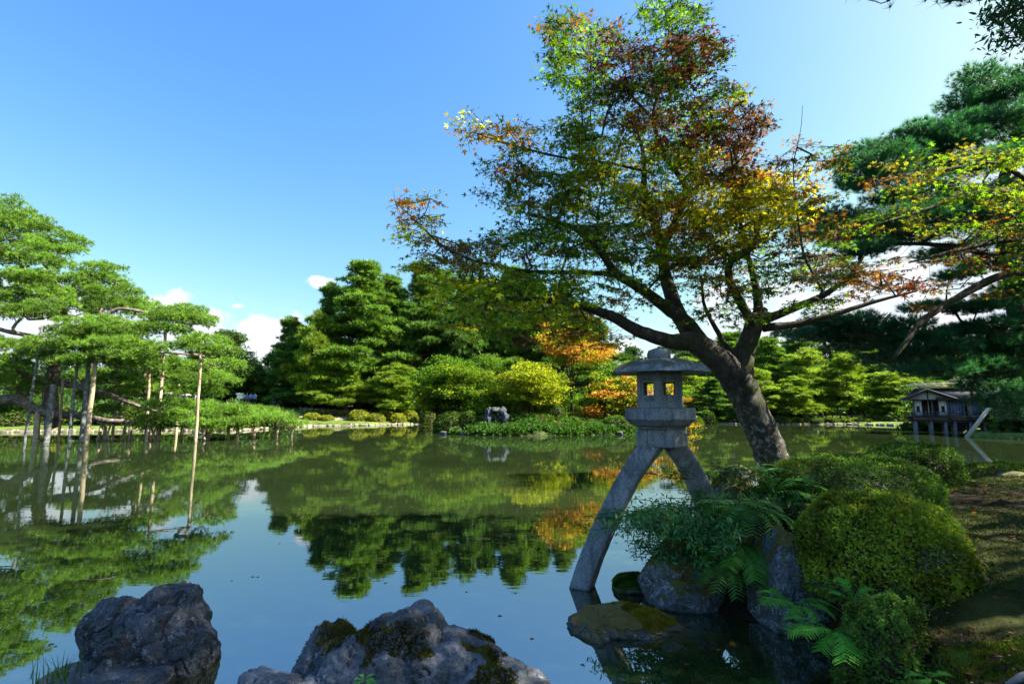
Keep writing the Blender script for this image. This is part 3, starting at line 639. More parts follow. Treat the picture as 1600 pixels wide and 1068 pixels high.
for px, b, Y, w_, t, v, lb in [
    (705, 668, 39, 46, 646, 1, 'dark green low shrub at the left tip of the island'), (733, 670, 38.4, 26, 645, 1, 'round green shrub left of the hollow blue rock'),
    (842, 668, 38.6, 28, 648, 2, 'light clipped shrub in front of the yellow maple trunk'), (868, 662, 40, 32, 634, 1, 'green rounded shrub right of the yellow maple'),
    (872, 677, 37.2, 36, 660, 1, 'leafy shrub at the water below the rounded shrub'), (905, 672, 38, 26, 658, 2, 'pale shrub on the island bank below the straight trunk'),
    (928, 676, 37.4, 36, 660, 1, 'green shrub at the island shore left of the lantern base'), (965, 674, 38, 46, 652, 1, 'wide green shrub beside the lantern platform'),
    (800, 676, 37.3, 30, 663, 2, 'small bright shrub at the water right of the hollow rock'), (818, 652, 41, 30, 630, 2, 'layered clipped shrub behind the yellow maple trunk'),
    (1012, 668, 39, 50, 640, 1, 'dark shrub hidden behind the lantern platform')]:
    clipped(px, b, Y, w_, t, v, lb, gB)
gC = 'shrubs along the right far shore'
for px, b, Y, w_, t, v, lb in [
    (1103, 660, 57, 30, 643, 1, 'rounded dark shrub left of the maple trunk across the water'), (1088, 662, 56, 22, 653, 2, 'low shrub at the water beside the rounded dark one'),
    (1222, 661, 57, 26, 650, 2, 'first pale shrub right of the maple trunk on the far shore'), (1246, 661, 57, 20, 653, 1, 'small shrub left below the white van'),
    (1272, 661, 56.6, 22, 654, 1, 'dark clump right below the white van'), (1297, 661, 57, 24, 652, 2, 'clipped dome in the middle of the right far shore'),
    (1322, 661, 57, 18, 655, 1, 'small clipped ball right of the middle dome'), (1345, 661, 57, 26, 653, 2, 'low yellow green shrub before the white picket fence'),
    (1374, 661, 57, 24, 651, 2, 'shrub two places left of the teahouse'), (1400, 662, 56, 30, 648, 2, 'bright shrub right against the teahouse deck'), (1240, 654, 60, 26, 640, 2, 'taller pale shrub hiding the nose of the white van')]:
    clipped(px, b, Y, w_, t, v, lb, gC)
def low_plants(px0, px1, pyb, Ya, Yb, n, seed, name, label, col):
    rg = np.random.default_rng(seed); P, N, D, C = [], [], [], []
    for i in range(n):
        px = rg.uniform(px0, px1); Y = rg.uniform(Ya, Yb); g = at(px, pyb, Y); z = hz(g.x, Y)
        if z < .02 or vnoise(np.array([g.x * .9, Y * .9, 0.]), seed) < -.3: continue
        k = 26; d = nz(rg.normal(size=(k, 3)) + [0, 0, .8]); P.append(np.array([g.x, Y, z]) + d * rg.uniform(.05, .32) * (.7 + .6 * rg.uniform())); D.append(d + rg.normal(0, .3, (k, 3))); N.append(rg.normal(size=(k, 3)) + [0, 0, .6])
        C.append(jcol(np.asarray(col) * rg.uniform(.6, 1.5), k, rg, .2, .1))
    P = np.concatenate(P)
    o = leaves(name, P, np.concatenate(D), np.concatenate(N), .2 * rg.uniform(.7, 1.3, len(P)), LEAF4, M['shrub'], None, np.concatenate(C)); tag(o, label, 'ground cover')
low_plants(688, 1040, 670, 34.7, 39.2, 2600, 81, 'shore_plants', 'leafy plants fringing the island shore', (.05, .12, .02))
low_plants(690, 1040, 660, 38.5, 44, 700, 84, 'shore_plants', 'patchy ground cover under the island maples', (.13, .18, .02))
low_plants(1060, 1430, 655, 56.2, 60, 700, 82, 'shore_plants', 'low plants on the bank between the shrubs of the right far shore', (.12, .18, .025))
low_plants(470, 690, 655, 58.2, 59.2, 200, 83, 'shore_plants', 'thin grass and plants around the clipped shrubs of the far shore', (.14, .18, .03))

# ------------------------------------------------------------------ the old shaped pine on the left with its props
def px_line(pts): return [(at(x, y, Y), r) for x, y, Y, r in pts]
def limb_tubes(mb, lines, seg, rough, rg):
    for ln in lines:
        P = np.array([tuple(p) for p, _ in ln]); r = np.array([q for _, q in ln]); n = len(P)
        t = np.linspace(0, n - 1, max(6, n * 5)); k = np.arange(n)
        Q = np.stack([np.interp(t, k, P[:, j]) for j in range(3)], 1)
        Qs = Q.copy(); 
        for _ in range(2): Qs[1:-1] = (Qs[:-2] + 2 * Qs[1:-1] + Qs[2:]) / 4
        rr_ = np.interp(t, k, r); Qs[1:-1] += rg.normal(0, 1, (len(t) - 2, 3)) * (rr_[1:-1, None] * .05)
        mb.tube(Qs, rr_, seg, rough=rough, rng=rg)
rgp = np.random.default_rng(5)
big = empty('shaped_pine', at(82, 690, 30.5) * 1.0, 0, 'huge old pine with cloud shaped foliage pads propped on log poles over the water', 'pine tree')
big.location = (0, 0, 0)
kl = [px_line([(84, 668, 30.5, .42), (80, 645, 30.5, .40), (78, 610, 30.5, .36), (84, 580, 30.5, .32), (96, 550, 31, .27), (108, 520, 31.5, .22), (100, 485, 32, .17), (88, 440, 32.5, .12), (60, 400, 33, .09), (30, 350, 33.5, .05)]),
      px_line([(-60, 600, 29, .34), (-10, 626, 29.3, .33), (30, 622, 29.5, .30), (52, 638, 29.6, .27), (82, 648, 29.8, .25), (124, 647, 30, .20), (165, 657, 30.3, .15), (214, 659, 30.8, .11), (260, 664, 31, .08), (330, 668, 31.5, .06), (400, 664, 32.5, .05), (460, 668, 33, .03)]),
      px_line([(90, 596, 30.5, .26), (120, 603, 30.4, .18), (165, 614, 30.4, .14), (205, 630, 30.6, .11), (232, 640, 30.8, .09), (280, 650, 31.2, .07)]),
      px_line([(100, 545, 31, .20), (140, 505, 31, .14), (185, 480, 31.5, .11), (240, 490, 32, .08), (285, 505, 31.5, .05)]),
      px_line([(104, 560, 31, .16), (150, 552, 30, .11), (205, 552, 29.5, .09), (258, 550, 30.2, .07), (320, 556, 31, .05)]),
      px_line([(94, 470, 32, .13), (130, 430, 32.5, .09), (165, 430, 33, .05)]), px_line([(88, 540, 31, .2), (50, 525, 30, .15), (0, 515, 29.5, .12), (-40, 500, 29.5, .08)]),
      px_line([(80, 600, 30.4, .2), (40, 585, 29.5, .15), (0, 560, 29, .10)]), px_line([(-60, 600, 29, .3), (-70, 520, 31, .25), (-30, 420, 32.5, .15), (10, 360, 33.5, .08), (40, 345, 34, .05)])]
mbk = MB(); limb_tubes(mbk, kl, 9, .05, rgp)
PADS = [(18, 326, 28, 12, 34), (35, 345, 36, 12, 34), (5, 352, 46, 14, 33.5), (-30, 350, 40, 30, 33), (68, 362, 26, 9, 34), (98, 378, 32, 10, 33.5), (75, 392, 36, 10, 33), (112, 392, 20, 8, 33.5), (30, 378, 46, 12, 33), (30, 405, 50, 14, 32),
        (-20, 410, 50, 22, 32), (75, 412, 30, 9, 32), (156, 422, 32, 10, 33.2), (150, 440, 40, 12, 33), (180, 440, 20, 9, 33), (125, 458, 44, 12, 32), (80, 440, 46, 11, 31.5), (30, 440, 46, 12, 31), (60, 462, 46, 11, 31), (0, 470, 46, 18, 31),
        (190, 458, 28, 9, 33), (205, 478, 38, 11, 33.2), (165, 478, 36, 11, 32.4), (100, 484, 46, 12, 31), (235, 492, 32, 9, 33.6), (40, 492, 46, 12, 30), (290, 488, 32, 9, 31.5), (270, 500, 42, 10, 31), (308, 503, 30, 8, 31.2), (255, 516, 40, 9, 30.6),
        (318, 534, 34, 9, 28.9), (298, 545, 36, 9, 28.7), (345, 548, 26, 8, 29.2), (350, 570, 26, 8, 32), (150, 508, 46, 10, 29.4), (185, 520, 46, 10, 29.4), (120, 524, 46, 10, 29), (95, 545, 46, 11, 28.6), (150, 540, 52, 11, 28.4), (205, 540, 44, 10, 29), (235, 552, 26, 8, 29.4),
        (60, 560, 44, 11, 29), (10, 545, 46, 14, 29), (5, 575, 44, 14, 28.6), (120, 566, 36, 8, 28.6), (170, 560, 46, 9, 28.6), (215, 572, 36, 9, 30), (20, 600, 44, 12, 29.5), (190, 595, 42, 10, 32.4), (230, 612, 40, 10, 32.6), (200, 640, 36, 9, 32.2), (165, 588, 34, 9, 33),
        (275, 590, 42, 10, 34), (300, 575, 34, 9, 35), (150, 620, 30, 8, 33), (255, 565, 34, 9, 33), (130, 590, 30, 8, 33), (60, 612, 34, 9, 32), (20, 640, 34, 8, 33), (-20, 640, 40, 14, 32), (330, 595, 40, 10, 37), (300, 612, 40, 8, 37),
        (268, 634, 34, 8, 30.4), (290, 645, 30, 7, 30), (310, 636, 32, 8, 31), (335, 648, 34, 8, 31), (300, 660, 34, 7, 30), (345, 640, 30, 7, 32), (365, 645, 28, 7, 31.4), (355, 660, 34, 6, 30.6), (385, 648, 28, 7, 32), (400, 655, 30, 6, 31.6), (380, 662, 26, 5, 31.2), (425, 650, 26, 6, 33), (440, 657, 26, 5, 32.6), (462, 662, 18, 4, 33), (410, 642, 26, 6, 34), (250, 655, 30, 8, 30.2), (232, 668, 26, 7, 30.4), (330, 670, 28, 5, 30)]
pads3 = [(at(x, y, Y), a * Y / F * 1.05, a * Y / F * .95, b * Y / F * (1.25 if y < 626 else .8)) for x, y, a, b, Y in PADS]
base = skeleton(kl)
tg = []
for c, rx, ry, rz_ in pads3:
    for k in range(4): tg.append(np.array(tuple(c)) + [rgp.uniform(-.6, .6) * rx, rgp.uniform(-.6, .6) * ry, -.1])
colonize(mbk, base, tg, .026, rgp, 5, .14, .15)
mbk.build('trunk', M['kbark'], big, True)
P, D, K = pad_tufts(pads3, 38, .31, rgp, .62); cj = rgp.uniform(.55, 1.35, 20000)[K % 20000][:, None]
needles('crown', P, D, .25, .030, 10, .60, M['needle'], big, jcol((.14, .26, .038), len(P), rgp, .15, .06) * cj, rgp)

gP = 'log props under the shaped pine'
PR = [(38, 692, 66, 508, 28, .07, 1, 'thin leaning grey prop at the left edge under the shaped pine'), (108, 694, 121, 562, 28.2, .085, 1, 'grey leaning prop left of the thick pair of props'),
      (134, 695, 150, 556, 28.4, .13, 0, 'thickest pale log prop standing foremost in the water'), (127, 692, 139, 566, 28.7, .12, 1, 'grey log prop tight against the thickest pale prop'),
      (72, 692, 84, 600, 28.4, .16, 1, 'thick short grey prop beneath the twisted trunk'), (57, 688, 60, 640, 29, .16, 0, 'stout stump like prop under the low thick limb'),
      (228, 688, 236, 550, 31.4, .09, 0, 'pale prop behind and left of the tall slender one'), (246, 692, 259, 513, 30.4, .095, 0, 'tall slender prop reaching the rounded upper pad'),
      (305, 700, 314, 553, 28.6, .08, 0, 'right hand pale prop standing alone in the open water'), (176, 690, 184, 575, 31.5, .08, 0, 'pale prop between the thick pair and the tall slender prop'), (92, 690, 99, 590, 29.6, .07, 0, 'slim pale prop right of the twisted trunk'), (278, 655, 279, 600, 36, .09, 0, 'short pale post poking above the low pads'), (52, 690, 78, 575, 30, .05, 1, 'thin crossed prop behind the twisted trunk')]
for i, (x0, y0, x1, y1, Y, r, g_, lb) in enumerate(PR):
    a = at(x0, y0, Y); b = at(x1, y1, Y + (.6 if i % 2 else 0)); a.z = -.6; mb = MB()
    mb.tube([a.lerp(b, t) + Vector((random.Random(i * 9 + q).uniform(-.02, .02), 0, 0)) for q, t in enumerate(np.linspace(0, 1, 8))], [r * (1.08 - .25 * t) for t in np.linspace(0, 1, 8)], 10)
    o = tag(mb.build('prop_log', M['gpole' if g_ else 'pole'], None, True), lb, 'prop', gP)
    ro = MB(); tt = .93; c_ = a.lerp(b, tt); dr = (b - a).normalized()
    for q in range(4): ro.tube([c_ + dr * (.05 * q), c_ + dr * (.05 * q + .035)], [r * .95, r * .95], 10)
    ro.build('rope', M['root'], o, True)
SH = [(190, 31.5), (203, 30.6), (226, 29.8), (235, 31.8), (248, 31), (305, 30.4), (318, 31.4), (356, 31.6), (371, 31.2), (396, 32), (431, 33), (455, 33), (282, 31.4), (325, 30.6), (163, 31.4), (151, 30.6)]
for i, (x, Y) in enumerate(SH):
    a = at(x, 690, Y); a.z = -.5; b = a + Vector((random.Random(i).uniform(-.15, .15), .1, 0)); b.z = at(x, 661, Y).z; e = MB(); e.tube([a, a.lerp(b, .5), b], [.10, .095, .09], 8)
    o = e.build('short_prop', M['pole'], None, True); u = MB()
    u.tube([b + Vector((-.28, 0, .02)), b + Vector((.28, 0, .04))], [.05, .05], 6); c = u.build('cross_log', M['pole'], o, True)
    tag(o, 'short log prop standing in the water under the low pine pads', 'prop', 'short props under the low pads')

# crossed props
for i, (x, Y) in enumerate([(168, 30.8), (240, 30.2), (318, 30)]):
    e = empty('crossed_prop', (0, 0, 0), 0, ['crossed pair of logs below the low limb of the shaped pine', 'crossed pair of logs beneath the pale prop of the shaped pine', 'crossed pair of logs right of the lone pale prop'][i], 'prop', 'crossed props')
    for s_ in (-1, 1):
        a = at(x - s_ * 7, 690, Y); a.z = -.5; b = at(x + s_ * 6, 660, Y); m = MB(); m.tube([a, b], [.06, .05], 7); m.build('log', M['pole'], e, True)

# ------------------------------------------------------------------ low fences on the far shore
def low_fence(pts, step, label, hgt=.5):
    e = empty('low_fence', (0, 0, 0), 0, label, 'fence'); me = None; tot = [Vector(p) for p in pts]
    for a, b in zip(tot[:-1], tot[1:]):
        n = int((b - a).length / step); r = MB(); z0, z1 = hz(a.x, a.y), hz(b.x, b.y); an_ = math.atan2((b - a).y, (b - a).x)
        for zz in (.36, .16): r.tube([(a.x, a.y, z0 + zz), (b.x, b.y, z1 + zz)], [.03, .03], 6)
        r.build('rail', M['bamboo'], e)
        for k in range(n):
            p = a.lerp(b, k / n); z = hz(p.x, p.y)
            if me is None:
                m = MB(); m.box((0, 0, hgt * .45), (.13, .13, hgt * 1.1)); m.box((0, 0, hgt + .03), (.17, .17, .05)); o = m.build('post', M['kerb'], e); me = o.data
            else: o = link_mesh('post', me, None, e)
            o.location = (p.x, p.y - .08, z)
fz = lambda px, Y: (at(px, 645, Y).x, Y)
low_fence([fz(470, 59.6), fz(570, 59.8), fz(665, 59.4)], .62, 'low pale post fence behind the clipped shrubs of the far shore')
low_fence([fz(1215, 60.2), fz(1300, 60.4), fz(1410, 59.8)], .8, 'low pale post fence behind the shrubs of the right far shore')

# ------------------------------------------------------------------ people by the path
def skin_obj(name, verts, edges, mt, parent, sub=1):
    me = bpy.data.meshes.new(name); me.from_pydata([v[:3] for v in verts], edges, []); me.materials.append(mt)
    o = bpy.data.objects.new(name, me); COL.objects.link(o)
    if parent: o.parent = parent
    o.modifiers.new('skin', 'SKIN').use_smooth_shade = True
    for i, v in enumerate(verts):
        s_ = me.skin_vertices[0].data[i]; s_.radius = (v[3], v[4] if len(v) > 4 else v[3]); s_.use_root = (i == 0)
    m = o.modifiers.new('sub', 'SUBSURF'); m.levels = m.render_levels = sub; return o
def person(px, Y, rz, top, pants, label, sit=False, hgt=1.0, stride=.1):
    g = at(px, 640, Y); z = hz(g.x, Y); e = empty('person', (g.x, Y, z), rz, label, 'person', 'visitors by the far path'); e.scale = (hgt,) * 3
    dz = -.42 if sit else 0; kf = .42 if sit else .0
    V = [(0, 0, .95 + dz, .13, .10), (0, 0, 1.15 + dz, .12, .09), (0, 0, 1.38 + dz, .15, .10), (0, 0, 1.47 + dz, .06), (0, .01, 1.53 + dz, .055), (0, .02, 1.60 + dz, .085), (0, .02, 1.68 + dz, .07),
         (.18, 0, 1.40 + dz, .055), (.24, .02, 1.15 + dz, .042), (.24, .12, .92 + dz, .032), (.25, .16, .84 + dz, .03), (-.18, 0, 1.40 + dz, .055), (-.25, .0, 1.15 + dz, .042), (-.26, .06, .92 + dz, .032), (-.26, .09, .84 + dz, .03),
         (.09, 0, .88 + dz, .085), (.10, kf + .02, .50, .06), (.10, kf - stride, .09, .045), (.10, kf + .1 - stride, .04, .04), (-.09, 0, .88 + dz, .085), (-.10, kf + .02, .50, .06), (-.10, kf + stride, .09, .045), (-.10, kf + .1 + stride, .04, .04)]
    E = [(0, 1), (1, 2), (2, 3), (3, 4), (4, 5), (5, 6), (2, 7), (7, 8), (8, 9), (9, 10), (2, 11), (11, 12), (12, 13), (13, 14), (0, 15), (15, 16), (16, 17), (17, 18), (0, 19), (19, 20), (20, 21), (21, 22)]
    skin_obj('body', V, E, M['skin'], e)
    def grow(idx, ed, k, nm, mt): skin_obj(nm, [(*V[i][:3], V[i][3] * k, (V[i][4] if len(V[i]) > 4 else V[i][3]) * k) for i in idx], ed, mt, e)
    grow([0, 1, 2, 7, 8, 11, 12], [(0, 1), (1, 2), (2, 3), (3, 4), (2, 5), (5, 6)], 1.22, 'shirt', top)
    grow([0, 15, 16, 17, 19, 20, 21], [(0, 1), (1, 2), (2, 3), (0, 4), (4, 5), (5, 6)], 1.18, 'trousers', pants)
    V0, F0 = ico(2); np_mesh('hair', V0 * [.10, .115, .10] + [0, -.005, 1.685 + dz], F0, np.full(len(F0), 3), M['hair'], e, True)
person(379, 62, .4, M['lblue'], M['navy'], 'visitor in a pale blue shirt and dark trousers next to the white sign')
person(385, 63, 2.4, M['blue'], M['navy'], 'visitor in a blue shirt in the middle of the group right of the sign')
person(391, 61.5, 1.2, M['lblue'], M['navy'], 'visitor in a pale top close under the blue parasol')
person(397, 62.5, 2.9, M['white'], M['navy'], 'visitor in a white shirt at the right end of the group')
person(426, 62, 3.0, M['blue'], M['navy'], 'visitor in blue sitting low on the lawn in front of the dark pine', True)
person(437, 63, 2.6, M['lblue'], M['navy'], 'visitor in pale blue sitting right of the one in blue', True)
person(262, 60, .5, M['white'], M['navy'], 'visitor under the dark banded white parasol')
person(291, 60, 1.5, M['white'], M['navy'], 'visitor under the plain white parasol')
person(303, 61, 2.5, M['lblue'], M['navy'], 'visitor right of the plain white parasol')
def parasol(px, py, Y, wpx, mt, label, band=False):
    c = at(px, py, Y); R1 = wpx * .5 * Y / F; e = empty('parasol', c, 0, label, 'parasol'); k = 16; rings = []
    for t in np.linspace(0.06, 1, 6): rings.append([(R1 * math.sin(t * 1.45) * math.cos(a), R1 * math.sin(t * 1.45) * math.sin(a), R1 * .62 * (math.cos(t * 1.45) - .2)) for a in np.arange(k) * 2 * PI / k])
    MB().loft(rings, cap=False).build('canopy', mt, e, True)
    if band: MB().loft([[(x * 1.02, y * 1.02, z * 1.02 + .01) for x, y, z in r] for r in rings[2:4]], cap=False).build('band', M['navy'], e, True)
    MB().tube([(0, 0, -1.0), (0, 0, R1 * .55)], [.012, .012], 6).build('shaft', M['dwood'], e)
parasol(262, 615, 60, 17, M['white'], 'white parasol with a dark band held beyond the low pine pads', True)
parasol(291, 617, 60, 15, M['white'], 'plain white parasol right of the dark banded one')
parasol(394, 620, 61.5, 12, M['blue'], 'blue parasol held over the group by the sign')
sg = at(373, 640, 60.5); z = hz(sg.x, sg.y); e = empty('sign', (sg.x, 60.5, z), 0, 'small white roofed notice board on a post left of the visitors', 'sign')
MB().box((0, 0, .7), (.09, .09, 1.4)).build('post', M['white'], e); MB().box((0, 0, 1.25), (.62, .07, .50)).build('board', M['white'], e, bevel=.01)
MB().add([(-.42, -.2, 1.5), (.42, -.2, 1.5), (.42, .2, 1.5), (-.42, .2, 1.5), (-.42, 0, 1.66), (.42, 0, 1.66)], [(0, 1, 5, 4), (3, 4, 5, 2), (0, 4, 3), (1, 2, 5), (0, 3, 2, 1)]).build('roof', M['white'], e)

# hut behind the fence
h = at(640, 640, 74); z = hz(h.x, h.y) - .3; e = empty('garden_hut', (h.x, h.y, z), .2, 'low hut with a dark pitched roof under the tall pines', 'building')
MB().box((0, 0, 1.0), (6, 3, 2.0)).build('wall', M['plaster'], e)
MB().add([(-3.6, -2.1, 1.95), (3.6, -2.1, 1.95), (3.6, 2.1, 1.95), (-3.6, 2.1, 1.95), (-3.0, 0, 3.2), (3.0, 0, 3.2)], [(0, 1, 5, 4), (3, 4, 5, 2), (0, 4, 3), (1, 2, 5), (0, 3, 2, 1)]).build('roof', M['tile'], e)
for x in (-1.8, 0, 1.8):
    o = MB().box((x, -1.51, 1.05), (1.1, .06, 1.3)).build('window', M['dwood'], e); MB().box((x, -1.545, 1.05), (.96, .02, 1.16)).build('pane', M['shoji'], o)

# ------------------------------------------------------------------ white van
v_ = at(1262, 650, 63.5); z = hz(v_.x, 63.5); e = empty('parked_van', (v_.x, 63.5, z), R_(12), 'white van parked behind the shrubs of the right far shore', 'van')
prof = [(-1.65, .3), (-1.68, .95), (-1.5, 1.75), (-1.35, 1.85), (.75, 1.85), (.95, 1.75), (1.45, 1.05), (1.66, .9), (1.68, .3)]
MB().loft([[(x, y * s_, z_) for x, z_ in prof] for y, s_ in ((-.72, 1), (.72, 1))]).build('body', M['white'], e, bevel=.06)
for sd in (-1, 1):
    for x0, x1 in ((-1.3, -.45), (-.35, .4)):
        MB().box(((x0 + x1) / 2, sd * .723, 1.42), (x1 - x0, .02, .5)).build('side_window', M['glass'], e)
    MB().add([(.5, sd * .733, 1.17), (1.3, sd * .733, 1.17), (.92, sd * .733, 1.67), (.5, sd * .733, 1.67)], [(0, 1, 2, 3)]).build('front_window', M['glass'], e)
    for x in (-1.05, 1.05):
        wl = MB().tube([(x, sd * .62, .28), (x, sd * .76, .28)], [.28, .28], 16).build('wheel', M['rubber'], e, True); MB().tube([(x, sd * .75, .28), (x, sd * .775, .28)], [.16, .15], 12).build('rim', M['kerb'], wl)
MB().add([(1.015, -.62, 1.68), (1.015, .62, 1.68), (1.44, .66, 1.12), (1.44, -.66, 1.12)], [(3, 2, 1, 0)]).build('windscreen', M['glass'], e)
for sd in (-1, 1): MB().box((1.69, sd * .5, .7), (.03, .26, .14)).build('headlight', M['shoji'], e)

# ------------------------------------------------------------------ teahouse on piles
TY = 37.8
def tp(px, py, Y=TY): return at(px, py, Y)
O = tp(1432, 677); O.z = 0
k_ = TY / F * 1.02
rot = R_(-35)
T = empty('teahouse', (O.x, O.y, 0), rot, 'dark timber teahouse on piles over the water with a pale ridged roof', 'building'); T.scale = (.84, .88, 1)
Wg, Ws, Dp = 2.35, 4.6, 4.0         # gable bay width, whole width, depth
fl = tp(1480, 650).z; ev = tp(1480, 622).z; zr = tp(1443, 606).z
def prt(nm, mt, mb, par=T, **k): return mb.build(nm, mt, par, **k)
for i, x in enumerate((.0, 1.05, 2.0, 2.6, 3.6, 4.5, 5.3)):
    for y in (0, 1.9): prt('pile', M['gwood'], MB().tube([(x + .05 * y, y, -.8), (x + .03, y, fl - .32)], [.15, .13], 9), smooth=True)
prt('beam', M['dwood'], MB().box((2.6, -.02, fl - .30), (5.9, .2, .2))); prt('beam', M['dwood'], MB().box((2.6, 1.9, fl - .30), (5.9, .2, .2)))
prt('deck', M['dwood'], MB().box((2.6, 1.2, fl - .02), (6.1, 3.3, .10)))
for x, w_ in ((.55, 1.3), (1.85, 1.1), (3.1, 1.2), (4.5, 1.4)): prt('skirt_panel', M['plaster'], MB().box((x, -.06, fl - .14), (w_, .05, .13)))
for x in (0.0, 1.2, 2.45, 3.7, 5.25): prt('bracket', M['gwood'], MB().box((x, -.28, fl - .06), (.07, .55, .08), rx=.25))
prt('inner_room', M['dark'], MB().box((2.6, 2.2, (fl + ev) / 2), (5.0, 1.6, ev - fl - .02)))
hw = ev - fl
for x in (.0, 1.25, 2.3, 3.3, 4.35, 5.2): prt('post', M['gwood' if x < 4 else 'dwood'], MB().box((x, .08, fl + hw / 2), (.11, .11, hw)))
for x in (.28, 1.95):
    w0 = prt('white_panel', M['white'], MB().box((x, .1, fl + .03 + hw * .44), (.52, .05, hw * .84))); prt('window', M['dark'], MB().box((x, .06, fl + hw * .42), (.22, .05, hw * .30)), w0)
    prt('sill', M['gwood'], MB().box((x, .04, fl + hw * .24), (.28, .07, .03)), w0)
for x, w_ in ((2.8, .8), (4.05, .55), (4.75, .6)):
    s0 = prt('screen', M['shoji'], MB().box((x, .1, fl + hw * .44), (w_, .04, hw * .8)))
    for q in (-.25, 0, .25): prt('bar', M['dwood'], MB().box((x + q * w_, .07, fl + hw * .44), (.025, .03, hw * .8)), s0)
prt('sliding_door', M['pole'], MB().box((3.72, .14, fl + hw * .44), (.4, .04, hw * .82)))
prt('lintel', M['dwood'], MB().box((2.6, .08, ev - .10), (5.5, .16, .14)))
for zz in (.12, .30): prt('rail', M['gwood'], MB().tube([(-.1, -.22, fl + zz + .03), (5.4, -.22, fl + zz + .03)], [.022, .022], 6))
for i in range(14): prt('baluster', M['gwood'], MB().box((-.08 + i * .42, -.22, fl + .19), (.04, .04, .34)))
for x in (0.4, 1.0, 1.6): prt('hanging_post', M['bamboo'] if x == 1.0 else M['dwood'], MB().box((x, .2, fl + hw * .45), (.05, .05, hw * .9)))
lt = prt('wall_lamp', M['white'], MB().tube([(4.45, -.02, ev - .30), (4.45, -.02, ev - .18)], [.06, .06], 8), smooth=True)
# roofs: main ridge along x, front gable over the left bay
def slab(pts, th): 
    A = [Vector(p) for p in pts]; n = (A[1] - A[0]).cross(A[3] - A[0]).normalized() * th
    return MB().add([*A, *[a - n for a in A]], [(0, 1, 2, 3), (7, 6, 5, 4), (0, 4, 5, 1), (1, 5, 6, 2), (2, 6, 7, 3), (3, 7, 4, 0)])
zr2 = zr + .05
prt('roof_front', M['thatch'], slab([(1.6, -.75, ev - .02), (6.0, -.75, ev - .02), (5.7, 1.5, zr2), (.3, 1.5, zr2)], .12))
prt('roof_back', M['thatch'], slab([(6.0, 3.8, ev - .02), (-.6, 3.8, ev - .02), (.3, 1.503, zr2), (5.7, 1.503, zr2)], .12))
gx = .95
prt('gable_roof', M['thatch'], slab([(gx, -1.0, zr - .12), (gx, 1.6, zr - .08), (-1.0, 1.6, ev - .10), (-1.0, -1.0, ev - .10)], .09)); prt('gable_roof', M['thatch'], slab([(gx + .004, 1.6, zr - .08), (gx + .004, -1.0, zr - .12), (2.85, -1.0, ev - .06), (2.85, 1.6, ev - .06)], .09))
prt('gable_wall', M['plaster'], MB().add([(-.5, -.55, ev - .08), (2.4, -.55, ev - .08), (gx, -.55, zr - .25), (-.5, -.48, ev - .08), (2.4, -.48, ev - .08), (gx, -.48, zr - .25)], [(0, 1, 2), (5, 4, 3), (0, 3, 4, 1), (1, 4, 5, 2), (2, 5, 3, 0)]))
prt('gable_strut', M['dwood'], MB().box((gx, -.60, (ev + zr) / 2 - .14), (.07, .05, zr - ev - .2)))
for i in range(13): prt('rafter', M['gwood'], MB().box((-.7 + i * .26, -.72, ev - .12), (.05, .36, .05)))
prt('fascia', M['gwood'], MB().tube([(-1.05, -1.03, ev - .12), (gx, -1.03, zr - .12), (2.9, -1.03, ev - .08)], [.055, .055, .055], 6))
prt('moss_strip', M['mossr'], MB().box((3.1, 1.25, zr2 + .03), (4.9, 1.0, .12), rx=.12))
for yy, zz in ((.95, .14), (1.5, .30), (2.0, .16)): prt('ridge_pole', M['bamboo'], MB().tube([(-.1 + (zz < .2) * -.2, yy, zr2 + zz), (5.6, yy, zr2 + zz)], [.05, .05], 7), smooth=True)
for i in range(9): prt('ridge_tie', M['bamboo'], MB().box((.3 + i * .62, 1.45, zr2 + .22), (.12, 1.3, .06)))
lp = MB(); a = tp(1505, 682, 33.6); a.z = -.3; lp.tube([a, tp(1552, 628, 33.0)], [.14, .10], 9); tag(lp.build('leaning_log', M['plaster'], None, True), 'grey log slanting out of the water at the right side of the teahouse', 'log')
lr = tp(1530, 600, 41); e = empty('roof_ridge_house', (lr.x, 41, 0), R_(-8), 'rear roof of a second house peeking through leaves right of the teahouse', 'building')
MB().box((0, 0, lr.z / 2), (3, 2, lr.z)).build('wall', M['dwood'], e); slab([(-2, -1.6, lr.z - .3), (2, -1.6, lr.z - .3), (2, 0, lr.z + .25), (-2, 0, lr.z + .25)], .12).build('roof', M['thatch'], e); slab([(2, 1.6, lr.z - .3), (-2, 1.6, lr.z - .3), (-2, .003, lr.z + .25), (2, .003, lr.z + .25)], .12).build('roof', M['thatch'], e)
MB().tube([(-2.1, 0, lr.z + .32), (2.1, 0, lr.z + .32)], [.08, .08], 8).build('ridge_pole', M['bamboo'], e, True)

